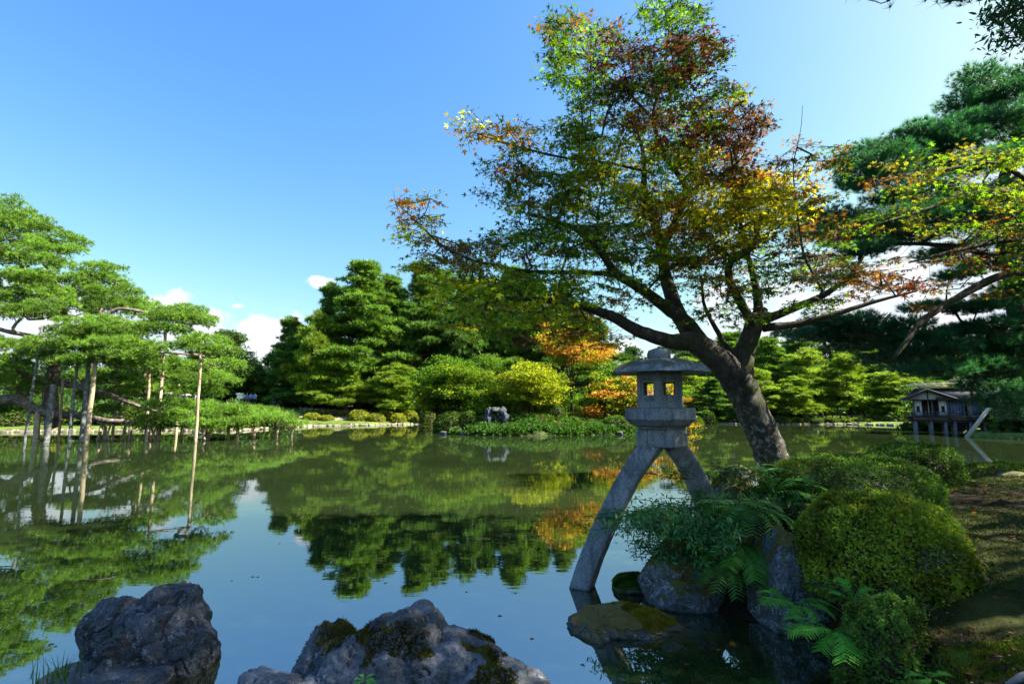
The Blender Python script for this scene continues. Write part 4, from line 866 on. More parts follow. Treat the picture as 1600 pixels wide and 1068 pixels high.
# ------------------------------------------------------------------ rocks
def rock(name, lobes, sub, mt, label, cat='rock', seed=1, amp=.05, crack=.05, npl=22, parent=None, group=None, strata=0):
    """lobes: (center, radii(3), rotz, tilt). each lobe is a rounded random polytope with cracks."""
    V0, F0 = ico(sub); Vs, Ls, n = [], [], 0
    for li, (c, rad, rz, tl) in enumerate(lobes):
        rg = np.random.default_rng(seed * 13 + li); Nn = nz(rg.normal(size=(npl, 3))); hgt = rg.uniform(.78, 1.02, npl)
        q = np.maximum(V0 @ Nn.T, 1e-3) / hgt; p = 14; r = (np.sum(q ** p, 1)) ** (-1 / p); r = np.minimum(r, 1.15)
        B = V0 * r[:, None]
        r2 = amp * fbm(B * 2.2 + seed, 6, seed, .55); rid = np.abs(fbm(B * 1.5 + seed * 3.3, 3, seed + 40)); r2 -= crack * np.exp(-(rid / .035) ** 2) + crack * .5 * np.exp(-(np.abs(fbm(B * 3.5 + seed, 2, seed + 70)) / .04) ** 2)
        if strata: r2 -= strata * np.abs(np.sin((B @ np.array([.55, .2, .8])) * 17 + 2.5 * fbm(B * 1.5, 3, seed)))
        V = B * (1 + r2)[:, None] * np.array(rad)
        Mx = np.array(Matrix.Rotation(rz, 3, 'Z') @ Matrix.Rotation(tl, 3, 'Y')); V = V @ Mx.T + np.array(tuple(c))
        Vs.append(V); Ls.append(F0 + n); n += len(V)
    L = np.concatenate(Ls); o = np_mesh(name, np.concatenate(Vs), L, np.full(len(L), 3), mt, parent, True)
    return tag(o, label, cat, group) if label else o
# hollow blue rock on the island: a ring of upright lobes round a hollow
hc = at(775, 672, 37.4); hc.z = .1; lob = []
for k, (x, y, z, rx, ry, rz_) in enumerate([(-.66, 0, .75, .27, .34, .85), (.62, .05, .75, .30, .34, .80), (-.52, .05, 1.45, .26, .30, .34), (.45, .05, 1.48, .30, .30, .32), (-.05, .1, 1.62, .50, .30, .20), (0, .42, .75, .62, .16, .8), (-.1, -.1, .12, .66, .4, .26), (.1, -.15, .38, .28, .2, .22)]):
    lob.append((hc + Vector((x, y, z)), (rx, ry, rz_), .3 * k, 0))
rock('hollow_rock', lob, 4, M['rockp'], 'upright bluish hollow rock with a dark cavity standing on the island shore', seed=3, amp=.10, npl=14)
for i, (px, py, Y, r, lb) in enumerate([(725, 680, 36.2, .22, 'small dark stone in the water off the low island shrub'), (830, 681, 36.0, .25, 'dark wet stone on the island waterline below the yellow maple'), (858, 681, 36.0, .2, 'low stone on the island waterline right of the yellow maple'), (900, 680, 36.0, .28, 'flat grey stone on the island waterline below the straight trunk'), (940, 680, 36.1, .22, 'small wet stone on the island shore below the orange maple'), (968, 679, 36.2, .3, 'larger dark stone on the island shore left of the lantern block'), (692, 679, 36.6, .28, 'small pale stone in the water at the left tip of the island'), (748, 676, 36.9, .3, 'grey stone left at the foot of the hollow rock'), (800, 679, 36.6, .22, 'flat stone right at the foot of the hollow rock'),
        (712, 672, 37.6, .4, 'brown stone on the slope of the island tip'), (663, 661, 55, .7, 'pale shore boulder at the bend between far shore and island'), (690, 664, 53, .6, 'low boulder half hidden behind the island tip'), (313, 672, 42, .4, 'pale stone on the shore behind the low pads'), (470, 662, 55.4, .35, 'white stone left of the clipped shrub row')]):
    c = at(px, py, Y); c.z = hz(c.x, c.y) + r * .15 if Y > 37.5 else .08; rock('shore_rock', [(c, (r * 1.2, r * .8, r * .6), i, 0)], 3, M['kerb' if Y > 50 else 'rockp'], lb, seed=20 + i)

# ------------------------------------------------------------------ stone lantern
LY = 6.08
def lp_(px, py, Y=LY): return at(px, py, Y)
ax = lp_(1031, 600); s_px = (lp_(1032, 600) - lp_(1031, 600)).x     # metres per pixel here
LX, LYc = ax.x, LY
yaw = math.atan2(LX, LYc)
Lh = empty('stone_lantern', (LX, LYc, 0), -yaw, 'grey granite lantern on two arched legs, one foot in the pond', 'stone lantern')
zt = lambda py: at(1031, py, LY).z
def hexring(r, z, rot=0, n=6, sx=1, sy=1): return [(r * math.sin(rot + i * 2 * PI / n) * sx, -r * math.cos(rot + i * 2 * PI / n) * sy, z) for i in range(n)]
W = s_px
def dense(rings_fn, zs): return [rings_fn(z) for z in zs]
def noisy(o, amp, fr, seed):
    me = o.data; n = len(me.vertices); V = np.empty(n * 3, np.float32); me.vertices.foreach_get('co', V); V = V.reshape(-1, 3)
    D = np.stack([fbm(V * fr + 7 * k, 3, seed + k) for k in range(3)], 1); me.vertices.foreach_set('co', (V + amp * D).ravel().astype(np.float32)); me.update()
def subdivided(o, lv):
    m = o.modifiers.new('sub', 'SUBSURF'); m.subdivision_type = 'SIMPLE'; m.levels = m.render_levels = lv
def roughen(o, bev, strength=.012, size=.12):
    b = o.modifiers.new('bevel', 'BEVEL'); b.width = bev; b.segments = 3; b.limit_method = 'ANGLE'; b.angle_limit = R_(20)
    t = bpy.data.textures.get('stone_wear') or bpy.data.textures.new('stone_wear', 'CLOUDS'); t.noise_scale = size; t.noise_depth = 3
    m = o.modifiers.new('sub', 'SUBSURF'); m.subdivision_type = 'SIMPLE'; m.levels = m.render_levels = 3
    d = o.modifiers.new('wear', 'DISPLACE'); d.texture = t; d.strength = strength; d.mid_level = .5; d.texture_coords = 'LOCAL'
    for p in o.data.polygons: p.use_smooth = False
# roof: hexagon with straight eave edges, domed top
Rr = 84 * W; z0, z1 = zt(587), zt(561)
ze = z0 + (z1 - z0) * .28
def hexfine(r, z, rot, bulge=0.0, m=8):
    c = hexring(1, 0, rot); out_ = []
    for i in range(6):
        a, b = Vector(c[i]), Vector(c[(i + 1) % 6])
        for k in range(m):
            t = k / m; p = a.lerp(b, t); l = p.length; p = p * ((1 - bulge) + bulge / l); out_.append((p.x * r, p.y * r, z))
    return out_
prof_r = [(.40, z0 + .055, .1), (.90, z0 + .03, .0), (.985, z0 + .035, 0), (1.0, ze - .035, 0), (.985, ze - .012, 0), (.90, ze + (z1 - ze) * .30, .05), (.78, ze + (z1 - ze) * .56, .12), (.62, ze + (z1 - ze) * .78, .3), (.44, ze + (z1 - ze) * .93, .5), (.28, z1 - .004, .8)]
o = MB().loft([hexfine(Rr * r, z, R_(5), b) for r, z, b in prof_r]).build('roof', M['stone'], Lh, False); noisy(o, .009, 5, 3); sb = o.modifiers.new('s', 'SUBSURF'); sb.levels = sb.render_levels = 1
# jewel
jr = 18 * W; za, zb = z1 - .01, zt(545)
o = MB().loft([hexfine(jr * r, z, R_(5), .9) for r, z in ((.9, za), (1.0, za + (zb - za) * .15), (1.03, za + (zb - za) * .6), (.9, za + (zb - za) * .88), (.55, zb), (.16, zb + .012), (.05, zb + .03))]).build('jewel', M['stone'], Lh, True); noisy(o, .008, 8, 5)
# firebox: six panels with real openings
Rf = 33 * W / math.sin(R_(60)); f0, f1 = zt(637), zt(583); rot0 = R_(-4)
side = Rf; wt = .055
fbx = empty('firebox', (0, 0, 0), 0); fbx.parent = Lh
corners = [Vector((Rf * math.sin(rot0 + i * PI / 3), -Rf * math.cos(rot0 + i * PI / 3), 0)) for i in range(6)]
for i in range(6):
    a, b = corners[i], corners[(i + 1) % 6]; ex = (b - a).normalized(); nn = Vector((0, 0, 1)).cross(ex); nn = nn if nn.dot((a + b) / 2) < 0 else -nn   # inward
    L_ = (b - a).length; mb = MB(); hgt = f1 - f0; ow, oh, ob = L_ * .50, hgt * .36, hgt * .36
    def q(u, v, d): return a + ex * u + Vector((0, 0, f0 + v)) + nn * d
    us = [0, L_ * .17, (L_ - ow) / 2, (L_ + ow) / 2, L_ * .83, L_]; 
    hole = [((L_ - ow) / 2, ob), ((L_ + ow) / 2, ob), ((L_ + ow) / 2, ob + oh), ((L_ - ow) / 2, ob + oh)]
    rim = [(L_ * .14, hgt * .20), (L_ * .86, hgt * .20), (L_ * .86, hgt * .84), (L_ * .14, hgt * .84)]
    outr = [(0, 0), (L_, 0), (L_, hgt), (0, hgt)]
    V = [q(u, v, 0) for u, v in outr] + [q(u, v, 0) for u, v in rim] + [q(u, v, .014) for u, v in rim] + [q(u, v, .014) for u, v in hole] + [q(u, v, wt) for u, v in hole] + [q(min(max(u, wt * .57), L_ - wt * .57), v, wt) for u, v in outr]
    Fc = []
    for k in range(4):
        k2 = (k + 1) % 4
        Fc += [(k, k2, 4 + k2, 4 + k), (4 + k, 4 + k2, 8 + k2, 8 + k), (8 + k, 8 + k2, 12 + k2, 12 + k), (12 + k, 12 + k2, 16 + k2, 16 + k), (16 + k, 16 + k2, 20 + k2, 20 + k)]
    o = mb.add(V, Fc).build('panel', M['stone'], fbx)
# platform
p0, p1 = zt(666), zt(637); pm = zt(654); Rp = 51 * W / math.sin(R_(60))
o = MB().loft([hexring(Rp * .70, p0, rot0), hexring(Rp * .82, p0 + .02, rot0), hexring(Rp, pm, rot0), hexring(Rp, p1 - .008, rot0), hexring(Rp * .99, p1, rot0), hexring(Rp * .4, p1 + .004, rot0)]).build('platform', M['stone'], Lh); roughen(o, .02)
# base block
b0, b1 = zt(697), zt(667); rb = R_(27)
bw, bd = 64 * W, 52 * W
def rect(w_, d_, z, ch=.12):
    P = []
    for sx, sy in ((-1, -1), (1, -1), (1, 1), (-1, 1)):
        cx, cy = sx * w_ / 2, sy * d_ / 2
        if sx * sy > 0: P += [(cx, cy * (1 - ch)), (cx * (1 - ch), cy)] 
        else: P += [(cx * (1 - ch), cy), (cx, cy * (1 - ch))]
    R = Matrix.Rotation(-rb, 2); return [(*(R @ Vector(p)), z) for p in P]
o = MB().loft([rect(bw * .97, bd * .97, b0), rect(bw, bd, b0 + .02), rect(bw, bd, b1 - .07), rect(bw * .95, bd * .95, b1 - .02), rect(bw * .84, bd * .84, b1)]).build('base_block', M['stone'], Lh); roughen(o, .025)
o = MB().loft([hexring(Rp * .66, b1 - .01, rot0), hexring(Rp * .66, p0 + .005, rot0)]).build('neck', M['stone'], Lh)
# legs: arched square beams, edge towards the viewer
def leg(pts, w0, w1, name='leg', ph=PI / 4, depth=1.0):
    Pm = np.array(pts); k = np.arange(len(Pm)); t = np.linspace(0, len(Pm) - 1, 22)
    Q = np.stack([np.interp(t, k, Pm[:, j]) for j in range(3)], 1)
    for _ in range(4): Q[1:-1] = (Q[:-2] + 2 * Q[1:-1] + Q[2:]) / 4
    mb = MB(); mb.tube(Q, np.linspace(w0, w1, 22), 4, ph=ph); o = mb.build(name, M['stone'], Lh); 
    b = o.modifiers.new('bevel', 'BEVEL'); b.width = .018; b.segments = 2; b.limit_method = 'ANGLE'; b.angle_limit = R_(50)
    m = o.modifiers.new('sub', 'SUBSURF'); m.subdivision_type = 'SIMPLE'; m.levels = m.render_levels = 2
    t_ = bpy.data.textures.get('stone_wear'); d = o.modifiers.new('wear', 'DISPLACE'); d.texture = t_; d.strength = .014; d.texture_coords = 'LOCAL'; return o
Mi = Matrix.Rotation(yaw, 4, 'Z') @ Matrix.Translation((-LX, -LYc, 0))
def loc(px, py, Y): return tuple(Mi @ at(px, py, Y))
leg([loc(1026, 688, 6.08), loc(1010, 705, 6.06), loc(980, 750, 6.04), loc(949, 812, 6.02), loc(925, 868, 6.02), loc(907, 920, 6.0), loc(896, 975, 5.98)], .150, .160, ph=.95+PI/4-.35)
leg([loc(1048, 690, 6.2), loc(1062, 706, 6.3), loc(1088, 748, 6.5), loc(1108, 800, 6.6), loc(1122, 850, 6.65)], .16, .165, ph=.55+PI/4)

# ------------------------------------------------------------------ maple beside the lantern
TYm = 7.6
def ml(pts): return [(at(x, y, Y), r) for x, y, Y, r in pts]
rgm = np.random.default_rng(21)
LN = [ml([(1232, 780, 7.5, 0.273), (1218, 745, 7.5, 0.242), (1196, 690, 7.5, 0.220), (1172, 632, 7.5, 0.220), (1150, 590, 7.45, 0.220), (1120, 560, 7.4, 0.185), (1085, 532, 7.3, 0.150), (1050, 535, 7.2, 0.106), (1005, 520, 7.0, 0.088), (956, 494, 6.8, 0.070), (911, 477, 6.6, 0.053), (850, 469, 6.4, 0.035), (790, 465, 6.2, 0.022)]),
      ml([(1100, 545, 7.4, 0.150), (1070, 500, 7.4, 0.106), (1038, 478, 7.3, 0.084), (1000, 450, 7.2, 0.070), (962, 428, 7.1, 0.062), (940, 395, 7.1, 0.048), (905, 360, 7.1, 0.040), (875, 348, 7.1, 0.031), (830, 335, 7.1, 0.018)]),
      ml([(1085, 535, 7.5, 0.132), (1055, 480, 7.7, 0.114), (1040, 435, 7.8, 0.097), (1035, 390, 7.9, 0.079), (1020, 340, 8.0, 0.066), (1006, 294, 8.0, 0.053), (1006, 241, 8.0, 0.035), (995, 200, 8, 0.018)]),
      ml([(1035, 390, 7.9, 0.062), (1062, 330, 7.8, 0.053), (1074, 290, 7.8, 0.048), (1046, 255, 7.8, 0.044), (1030, 222, 7.8, 0.040), (1019, 185, 7.8, 0.035), (1030, 140, 7.8, 0.026), (1042, 80, 7.8, 0.019), (1048, 20, 7.8, 0.011)]),
      ml([(1019, 185, 7.8, 0.026), (980, 142, 7.7, 0.022), (943, 115, 7.6, 0.016), (905, 70, 7.6, 0.009)]),
      ml([(1020, 270, 7.9, 0.026), (960, 256, 7.6, 0.022), (875, 246, 7.4, 0.019), (790, 225, 7.2, 0.013), (735, 205, 7.1, 0.007)]),
      ml([(962, 428, 7.1, 0.040), (905, 425, 6.9, 0.031), (820, 425, 6.7, 0.026), (740, 408, 6.5, 0.019), (690, 385, 6.4, 0.014), (650, 345, 6.3, 0.009), (620, 318, 6.3, 0.005)]),
      ml([(1158, 600, 7.5, 0.194), (1160, 560, 7.5, 0.150), (1170, 530, 7.5, 0.132), (1182, 500, 7.5, 0.123), (1190, 482, 7.5, 0.088)]),
      ml([(1172, 500, 7.5, 0.070), (1152, 462, 7.3, 0.062), (1137, 435, 7.2, 0.053), (1140, 408, 7.1, 0.048), (1168, 395, 7.1, 0.044), (1182, 372, 7.1, 0.031), (1190, 330, 7.1, 0.018)]),
      ml([(1186, 500, 7.5, 0.079), (1183, 455, 7.6, 0.057), (1174, 420, 7.6, 0.044), (1160, 370, 7.7, 0.026), (1150, 300, 7.7, 0.018), (1140, 230, 7.7, 0.009)]),
      ml([(1192, 500, 7.5, 0.070), (1240, 482, 7.3, 0.053), (1290, 460, 7.1, 0.044), (1330, 430, 7.0, 0.026), (1350, 400, 7, 0.013)]),
      ml([(1192, 512, 7.5, 0.066), (1250, 506, 7.4, 0.048), (1300, 492, 7.3, 0.040), (1370, 470, 7.2, 0.026), (1430, 455, 7.1, 0.013)]),
      ml([(1150, 570, 7.5, 0.062), (1125, 525, 7.8, 0.040), (1100, 480, 8.0, 0.026), (1095, 430, 8, 0.018)]),
      ml([(1290, 462, 7.1, 0.018), (1255, 400, 7.2, 0.018), (1245, 330, 7.2, 0.012), (1238, 260, 7.2, 0.008), (1252, 200, 7.2, 0.004), (1254, 165, 7.2, 0.003)])]
mpl = empty('maple_tree', (0, 0, 0), 0, 'large maple leaning left behind the lantern, leaves turning from green to yellow and red', 'maple tree')
mb = MB(); limb_tubes(mb, LN, 16, .012, rgm)
g_, dg, ye, og, rd, pu, br, ol = (.10, .22, .016), (.04, .095, .015), (.40, .42, .02), (.30, .14, .035), (.09, .025, .022), (.055, .022, .024), (.13, .07, .025), (.15, .16, .015)
lit_g, lit_y = (.20, .32, .02), (.42, .42, .02)  # brighter green and yellow: sunlight on the lower boughs put into the colour
CL = [(640, 308, 34, 10, .6, (og, ye, br)), (655, 350, 34, 24, .7, (ye, ol, og)), (612, 316, 18, 6, .5, (og,)), (735, 190, 22, 20, .35, (og, ye)), (785, 215, 45, 25, .6, (ye, og, ol)), (735, 215, 20, 12, .3, (og,)), (900, 60, 55, 34, .9, (dg, g_, br)), (870, 45, 24, 16, .8, (dg,)),
      (1045, 22, 50, 28, 1, (dg, g_)), (1100, 75, 44, 40, 1, (rd, pu, dg, dg)), (1010, 100, 80, 42, 1, (rd, pu, pu, dg, dg)), (895, 115, 45, 34, .9, (dg, g_)), (960, 60, 30, 20, .5, (dg, pu)), (1075, 140, 70, 34, .9, (dg, g_, pu)), (960, 165, 60, 36, .8, (dg, pu, g_)), (1050, 195, 80, 40, 1, (rd, br, g_)),
      (1140, 200, 54, 40, 1, (br, rd, pu)), (1175, 180, 26, 14, .6, (br,)), (1150, 150, 22, 18, .5, (ol, br)), (880, 215, 60, 34, .8, (dg, ol, g_)), (950, 240, 60, 32, .9, (ye, ol, g_)), (1060, 250, 60, 34, 1.1, (ye, br, g_)), (1130, 262, 60, 34, 1.1, (br, rd, ol)), (800, 262, 50, 22, .8, (dg, br)),
      (765, 300, 30, 10, .5, (dg, br)), (850, 300, 66, 34, 1, (dg, g_, ol)), (930, 300, 70, 36, 1.2, (g_, ol, ye)), (1000, 300, 50, 30, .9, (g_, ye)), (1040, 330, 60, 34, 1.1, (og, br, ye)), (1120, 310, 60, 34, 1.1, (ye, ye, ol)), (1185, 290, 56, 28, 1.2, (ye, ye, og)), (1235, 285, 40, 20, .9, (ye, ye, og)),
      (1200, 325, 66, 30, 1.5, (ye, ye, ye, ol)), (1140, 355, 66, 34, 1.4, (ye, ye, ol)), (1240, 240, 40, 18, .3, (br, pu)), (1070, 380, 66, 34, 1, (og, br, g_)), (720, 395, 66, 16, .8, (br, br, ol)), (680, 372, 30, 10, .5, (br, og)), (800, 380, 56, 20, 1, (br, g_, dg)), (850, 350, 54, 24, .9, (dg, g_)), (905, 375, 66, 26, 1.1, (g_, lit_g, dg)),
      (970, 370, 66, 32, 1.1, (g_, lit_g, ol)), (1010, 410, 60, 26, .8, (lit_g, g_)), (1100, 410, 56, 26, .8, (br, og, g_)), (1165, 400, 50, 20, .6, (g_, ol, br)), (1215, 370, 50, 26, .7, (br, dg, dg)), (1250, 410, 50, 26, .7, (dg, br)), (700, 415, 60, 12, .9, (br, ol, ye)), (770, 425, 66, 16, 1, (lit_g, g_, ol)),
      (860, 425, 60, 18, 1, (lit_g, g_)), (730, 445, 60, 14, 1, (lit_g, lit_y, ol)), (810, 455, 66, 18, 1.2, (lit_g, g_, lit_y)), (880, 460, 60, 16, .9, (lit_g, g_)), (740, 475, 50, 14, 1, (lit_g, lit_y, lit_y)), (800, 490, 66, 18, 1.2, (lit_g, lit_g, lit_y)), (870, 495, 56, 16, .8, (lit_g, lit_y)), (730, 505, 50, 12, .7, (lit_y, lit_g)), (790, 515, 50, 12, .4, (ol, g_)),
      (940, 480, 46, 16, .7, (g_, og)), (880, 520, 46, 16, .6, (og, og, ye)), (935, 525, 46, 16, .5, (og, ye)), (835, 530, 30, 12, .4, (og, br)), (960, 440, 50, 14, .7, (g_,)), (1290, 425, 60, 24, .8, (br, dg, g_)), (1200, 440, 66, 20, .6, (dg, g_, br)), (1130, 475, 46, 18, .5, (g_, dg)), (1270, 475, 50, 16, .6, (g_, dg)),
      (1350, 430, 56, 18, .9, (br, br, og)), (1400, 445, 50, 12, .7, (br, rd)), (1290, 330, 40, 30, .5, (dg, br)), (1290, 245, 40, 26, .4, (dg, br)), (1120, 440, 40, 20, .5, (ol, g_)), (1330, 260, 30, 20, .4, (dg,)), (1070, 440, 40, 14, .5, (g_,)), (1010, 465, 40, 12, .4, (g_, ol)), (1180, 500, 50, 14, .4, (g_, dg)), (1090, 500, 30, 12, .3, (g_,)), (1280, 370, 46, 16, .5, (dg, br))]
def maple_sprays(CL, dY, dens, rg, Y0, spread=1.6):
    T, C = [], []
    for x, y, rx, ry, wgt, cs in CL:
        n = max(2, int(rx * ry / 46 * dens * wgt))
        for _ in range(n):
            a = rg.uniform(0, 2 * PI); q = math.sqrt(rg.uniform(0, 1)); px, py = x + rx * q * math.cos(a), y + ry * q * math.sin(a)
            Yc = Y0 + dY(x, y) + rg.uniform(-1, 1) * spread * (.35 + .65 * min(rx, 60) / 60); T.append(tuple(at(px, py, Yc))); C.append(cs[int(rg.integers(len(cs)))])
    return np.array(T), np.array(C)
def spray_leaves(T, C, rg, rad, n_leaf, size, parent, mb, tilt=.5):
    P, D, N, K = [], [], [], []
    for t, c in zip(T, C):
        m = int(rg.integers(3, 6)); a0 = rg.uniform(0, 2 * PI); nrm = nz(np.array([rg.normal(0, .22), rg.normal(0, .22), 1.0]))
        for j in range(m):
            a = a0 + (j - m / 2) * .75 + rg.normal(0, .15); dr = np.array([math.cos(a), math.sin(a), 0]); dr = nz(dr - nrm * dr.dot(nrm)); L = rad * rg.uniform(.6, 1.2); e_ = t + dr * L + [0, 0, -.05 * L]
            mb.tube([t, e_], [.004, .002], 3, cap=False); k = max(2, int(n_leaf * L / rad / m)); f = np.linspace(.15, 1.05, k)[:, None]
            sd = np.cross(nrm, dr); off = ((np.arange(k) % 2) * 2 - 1)[:, None] * sd * rg.uniform(.02, .06, (k, 1))
            P.append(t + dr * L * f + off + rg.normal(0, .012, (k, 3)) + [0, 0, -.02]); D.append(dr + off * 14 + rg.normal(0, .35, (k, 3)) + [0, 0, -.35]); N.append(nrm + rg.normal(0, tilt, (k, 3)))
            K.append(jcol(np.array(c) * rg.uniform(.75, 1.3), k, rg, .2, .1))
    P = np.concatenate(P); return leaves('leaves', P, np.concatenate(D), np.concatenate(N), size * rg.uniform(.65, 1.2, len(P)), MAPLE, M['leaf'], parent, np.concatenate(K))
T_, C_ = maple_sprays(CL, lambda x, y: -.9 * max(0, (900 - x) / 300) + (.2 if x > 1000 else 0) - .3 * (y > 420), 1.5, rgm, 7.5)
colonize(mb, skeleton(LN), T_, .0026, rgm, 4, .03, .10)
spray_leaves(T_, C_, rgm, .24, 19, .064, mpl, mb)
mb.build('trunk', M['bark'], mpl, True)

# second maple rooted beyond the right edge, branches reaching in
LN2 = [[(Vector((12.6, 9.6, .6)), .26), (Vector((12.4, 9.5, 2.2)), .22), (Vector((12.2, 9.6, 3.6)), .18), (Vector((12.0, 9.8, 5.2)), .10), (Vector((12.2, 9.8, 7.5)), .04)],
       [(Vector((12.3, 9.6, 3.2)), .11), (at(1600, 418, 9.2), .075), (at(1540, 440, 9.0), .07), (at(1490, 468, 8.8), .06), (at(1440, 500, 8.6), .05), (at(1395, 562, 8.4), .03)],
       [(Vector((12.0, 9.8, 5.0)), .08), (at(1600, 300, 9.4), .05), (at(1520, 300, 9.2), .04), (at(1440, 330, 9.0), .03), (at(1370, 350, 8.8), .015)],
       [(Vector((12.0, 9.8, 5.2)), .06), (at(1560, 250, 9.2), .04), (at(1480, 265, 9.0), .03), (at(1400, 275, 8.8), .012)],
       [(Vector((12.1, 9.6, 4.2)), .07), (at(1590, 370, 9.0), .05), (at(1500, 390, 8.8), .035), (at(1420, 410, 8.6), .015)]]
mpl2 = empty('maple_tree', (0, 0, 0), 0, 'maple reaching in from the right edge with olive green and rusty leaves', 'maple tree')
mb2 = MB(); limb_tubes(mb2, LN2, 10, .03, rgm)
CL2 = [(1400, 275, 40, 20, .8, (ol, br)), (1430, 262, 40, 16, .8, (ol, dg)), (1480, 250, 50, 22, .8, (ol, g_)), (1540, 250, 50, 22, .9, (g_, ol)), (1590, 245, 40, 24, .8, (g_,)), (1450, 300, 60, 24, .9, (g_, ol, dg)), (1520, 300, 56, 26, 1, (g_, ol)), (1585, 310, 50, 30, 1, (ol, g_)),
       (1350, 345, 40, 16,   .7, (ol, g_, dg)), (1400, 350, 50, 22, .8, (g_, g_, ol)), (1470, 355, 50, 22, .7, (g_, ol)), (1540, 360, 56, 24, .9, (g_, br)), (1600, 370, 50, 30, .9, (g_, ol)), (1300, 375, 40, 14, .6, (g_,)), (1450, 405, 60, 14, .7, (br, g_)), (1520, 405, 60, 16, .8, (br, g_, br)), (1590, 420, 50, 20, .8, (br, g_)),
       (1440, 440, 60, 12, .7, (br, br)), (1510, 450, 50, 12, .5, (br, ol)), (1570, 460, 40, 14, .6, (ol, br)), (1640, 330, 60, 60, .8, (g_,)), (1660, 420, 60, 40, .8, (g_,)), (1700, 300, 60, 70, .8, (g_,)), (1420, 480, 40, 10, .4, (br,)), (1330, 460, 40, 12, .5, (br, ol))]
T2, C2 = maple_sprays(CL2, lambda x, y: 0, .8, rgm, 9.0, 1.1)
# the rest of its crown outside the frame
ex_ = [(12.4 + rgm.normal(0, 1.9), 9.2 + rgm.normal(0, 1.7), 5.6 + rgm.normal(0, 1.5)) for _ in range(420)]
ex_ = [p for p in ex_ if p[0] > p[1] * 1.12]
T2 = np.concatenate([T2, np.array(ex_)]); C2 = np.concatenate([C2, np.tile(g_, (len(ex_), 1))])
colonize(mb2, skeleton(LN2), T2, .003, rgm, 4, .03, .10)
spray_leaves(T2, C2, rgm, .26, 18, .066, mpl2, mb2)
mb2.build('trunk', M['bark'], mpl2, True)

# ------------------------------------------------------------------ near pine at the right edge
rgn = np.random.default_rng(31)
PN = [ml([(1680, 760, 14, .27), (1640, 660, 14, .25), (1605, 560, 14, .22), (1586, 480, 14, .20), (1578, 400, 14, .19), (1560, 330, 14, .16), (1570, 270, 14, .13), (1595, 200, 14, .09), (1600, 140, 14, .05)]),
      ml([(1582, 520, 14, .12), (1520, 515, 13.6, .09), (1450, 522, 13.2, .07), (1380, 525, 13, .05), (1320, 522, 12.8, .03)]), ml([(1583, 555, 14, .12), (1555, 540, 13.6, .08), (1548, 510, 13.4, .08), (1540, 560, 13.2, .06), (1480, 575, 13, .05), (1430, 575, 13, .03)]),
      ml([(1576, 410, 14, .09), (1500, 385, 13.6, .07), (1430, 380, 13.2, .05), (1350, 382, 13, .045), (1300, 365, 12.8, .02)]), ml([(1562, 330, 14, .09), (1500, 300, 13.6, .06), (1430, 270, 13.4, .045), (1360, 270, 13.2, .02)]),
      ml([(1570, 270, 14, .06), (1530, 220, 13.8, .045), (1470, 215, 13.6, .03), (1420, 210, 13.4, .015)]), ml([(1595, 200, 14, .05), (1560, 150, 13.8, .03), (1520, 112, 13.6, .015)]), ml([(1350, 382, 13, .04), (1343, 405, 12.9, .05)])]
pine = empty('pine_tree', (0, 0, 0), 0, 'dark bluish green pine at the right edge with long drooping bough pads', 'pine tree')
mb = MB(); limb_tubes(mb, PN, 9, .05, rgn)
NP = [(1290, 505, 40, 10), (1340, 500, 40, 10), (1450, 545, 50, 12), (1390, 560, 46, 10), (1500, 545, 50, 14), (1570, 540, 50, 16), (1450, 480, 36, 8), (1530, 480, 40, 10), (1600, 450, 40, 18), (1480, 395, 46, 12), (1540, 410, 46, 14), (1590, 340, 40, 18), (1390, 310, 36, 10), (1440, 300, 50, 14), (1600, 640, 40, 20), (1560, 625, 36, 14), (1525, 118, 34, 14), (1548, 132, 38, 14), (1580, 140, 36, 16), (1500, 160, 34, 14), (1540, 165, 50, 16), (1590, 175, 40, 18), (1610, 110, 30, 20), (1432, 200, 24, 10), (1465, 205, 34, 14), (1500, 195, 40, 14), (1550, 200, 50, 16), (1600, 215, 40, 20), (1395, 225, 36, 13), (1440, 230, 46, 16), (1490, 225, 44, 14), (1350, 240, 40, 14), (1385, 250, 50, 16), (1440, 255, 50, 14),
      (1345, 270, 36, 15), (1375, 280, 44, 14), (1500, 260, 50, 14), (1560, 250, 44, 14), (1330, 290, 24, 10), (1300, 338, 40, 11), (1345, 345, 46, 13), (1275, 362, 36, 11), (1320, 368, 50, 14), (1370, 365, 50, 14), (1350, 392, 40, 10), (1420, 340, 60, 16), (1480, 320, 56, 18), (1540, 310, 50, 20), (1420, 370, 46, 12), (1500, 350, 50, 16), (1560, 370, 44, 18),
      (1600, 290, 36, 20), (1600, 380, 30, 20), (1280, 525, 40, 12), (1325, 520, 50, 14), (1375, 520, 50, 16), (1350, 538, 50, 11), (1420, 505, 30, 10), (1480, 520, 46, 11), (1430, 528, 40, 8), (1530, 510, 36, 11), (1590, 500, 30, 16), (1425, 572, 38, 10), (1465, 578, 44, 12), (1510, 570, 46, 13), (1560, 580, 44, 16), (1540, 600, 40, 12), (1590, 560, 40, 18), (1240, 520, 26, 8), (1600, 610, 36, 18), (1555, 470, 36, 10), (1500, 430, 30, 8)]
pn3 = [(at(x, y, 13.4 + rgn.uniform(-1, 1)), a * 13.4 / F * 1.2, a * 13.4 / F * 1.1, b * 13.4 / F * 1.0) for x, y, a, b in NP]
pn3 += [(Vector((14.8 + rgn.normal(0, 1.1), 12.0 + rgn.normal(0, 1.4), 6.0 + rgn.normal(0, 2.2))), .8, .8, .25) for _ in range(40)]
tg = []
for c, rx, ry, rz_ in pn3:
    for k in range(5): tg.append(np.array(tuple(c)) + [rgn.uniform(-.7, .7) * rx, rgn.uniform(-.7, .7) * ry, rgn.uniform(-.5, .4) * rz_])
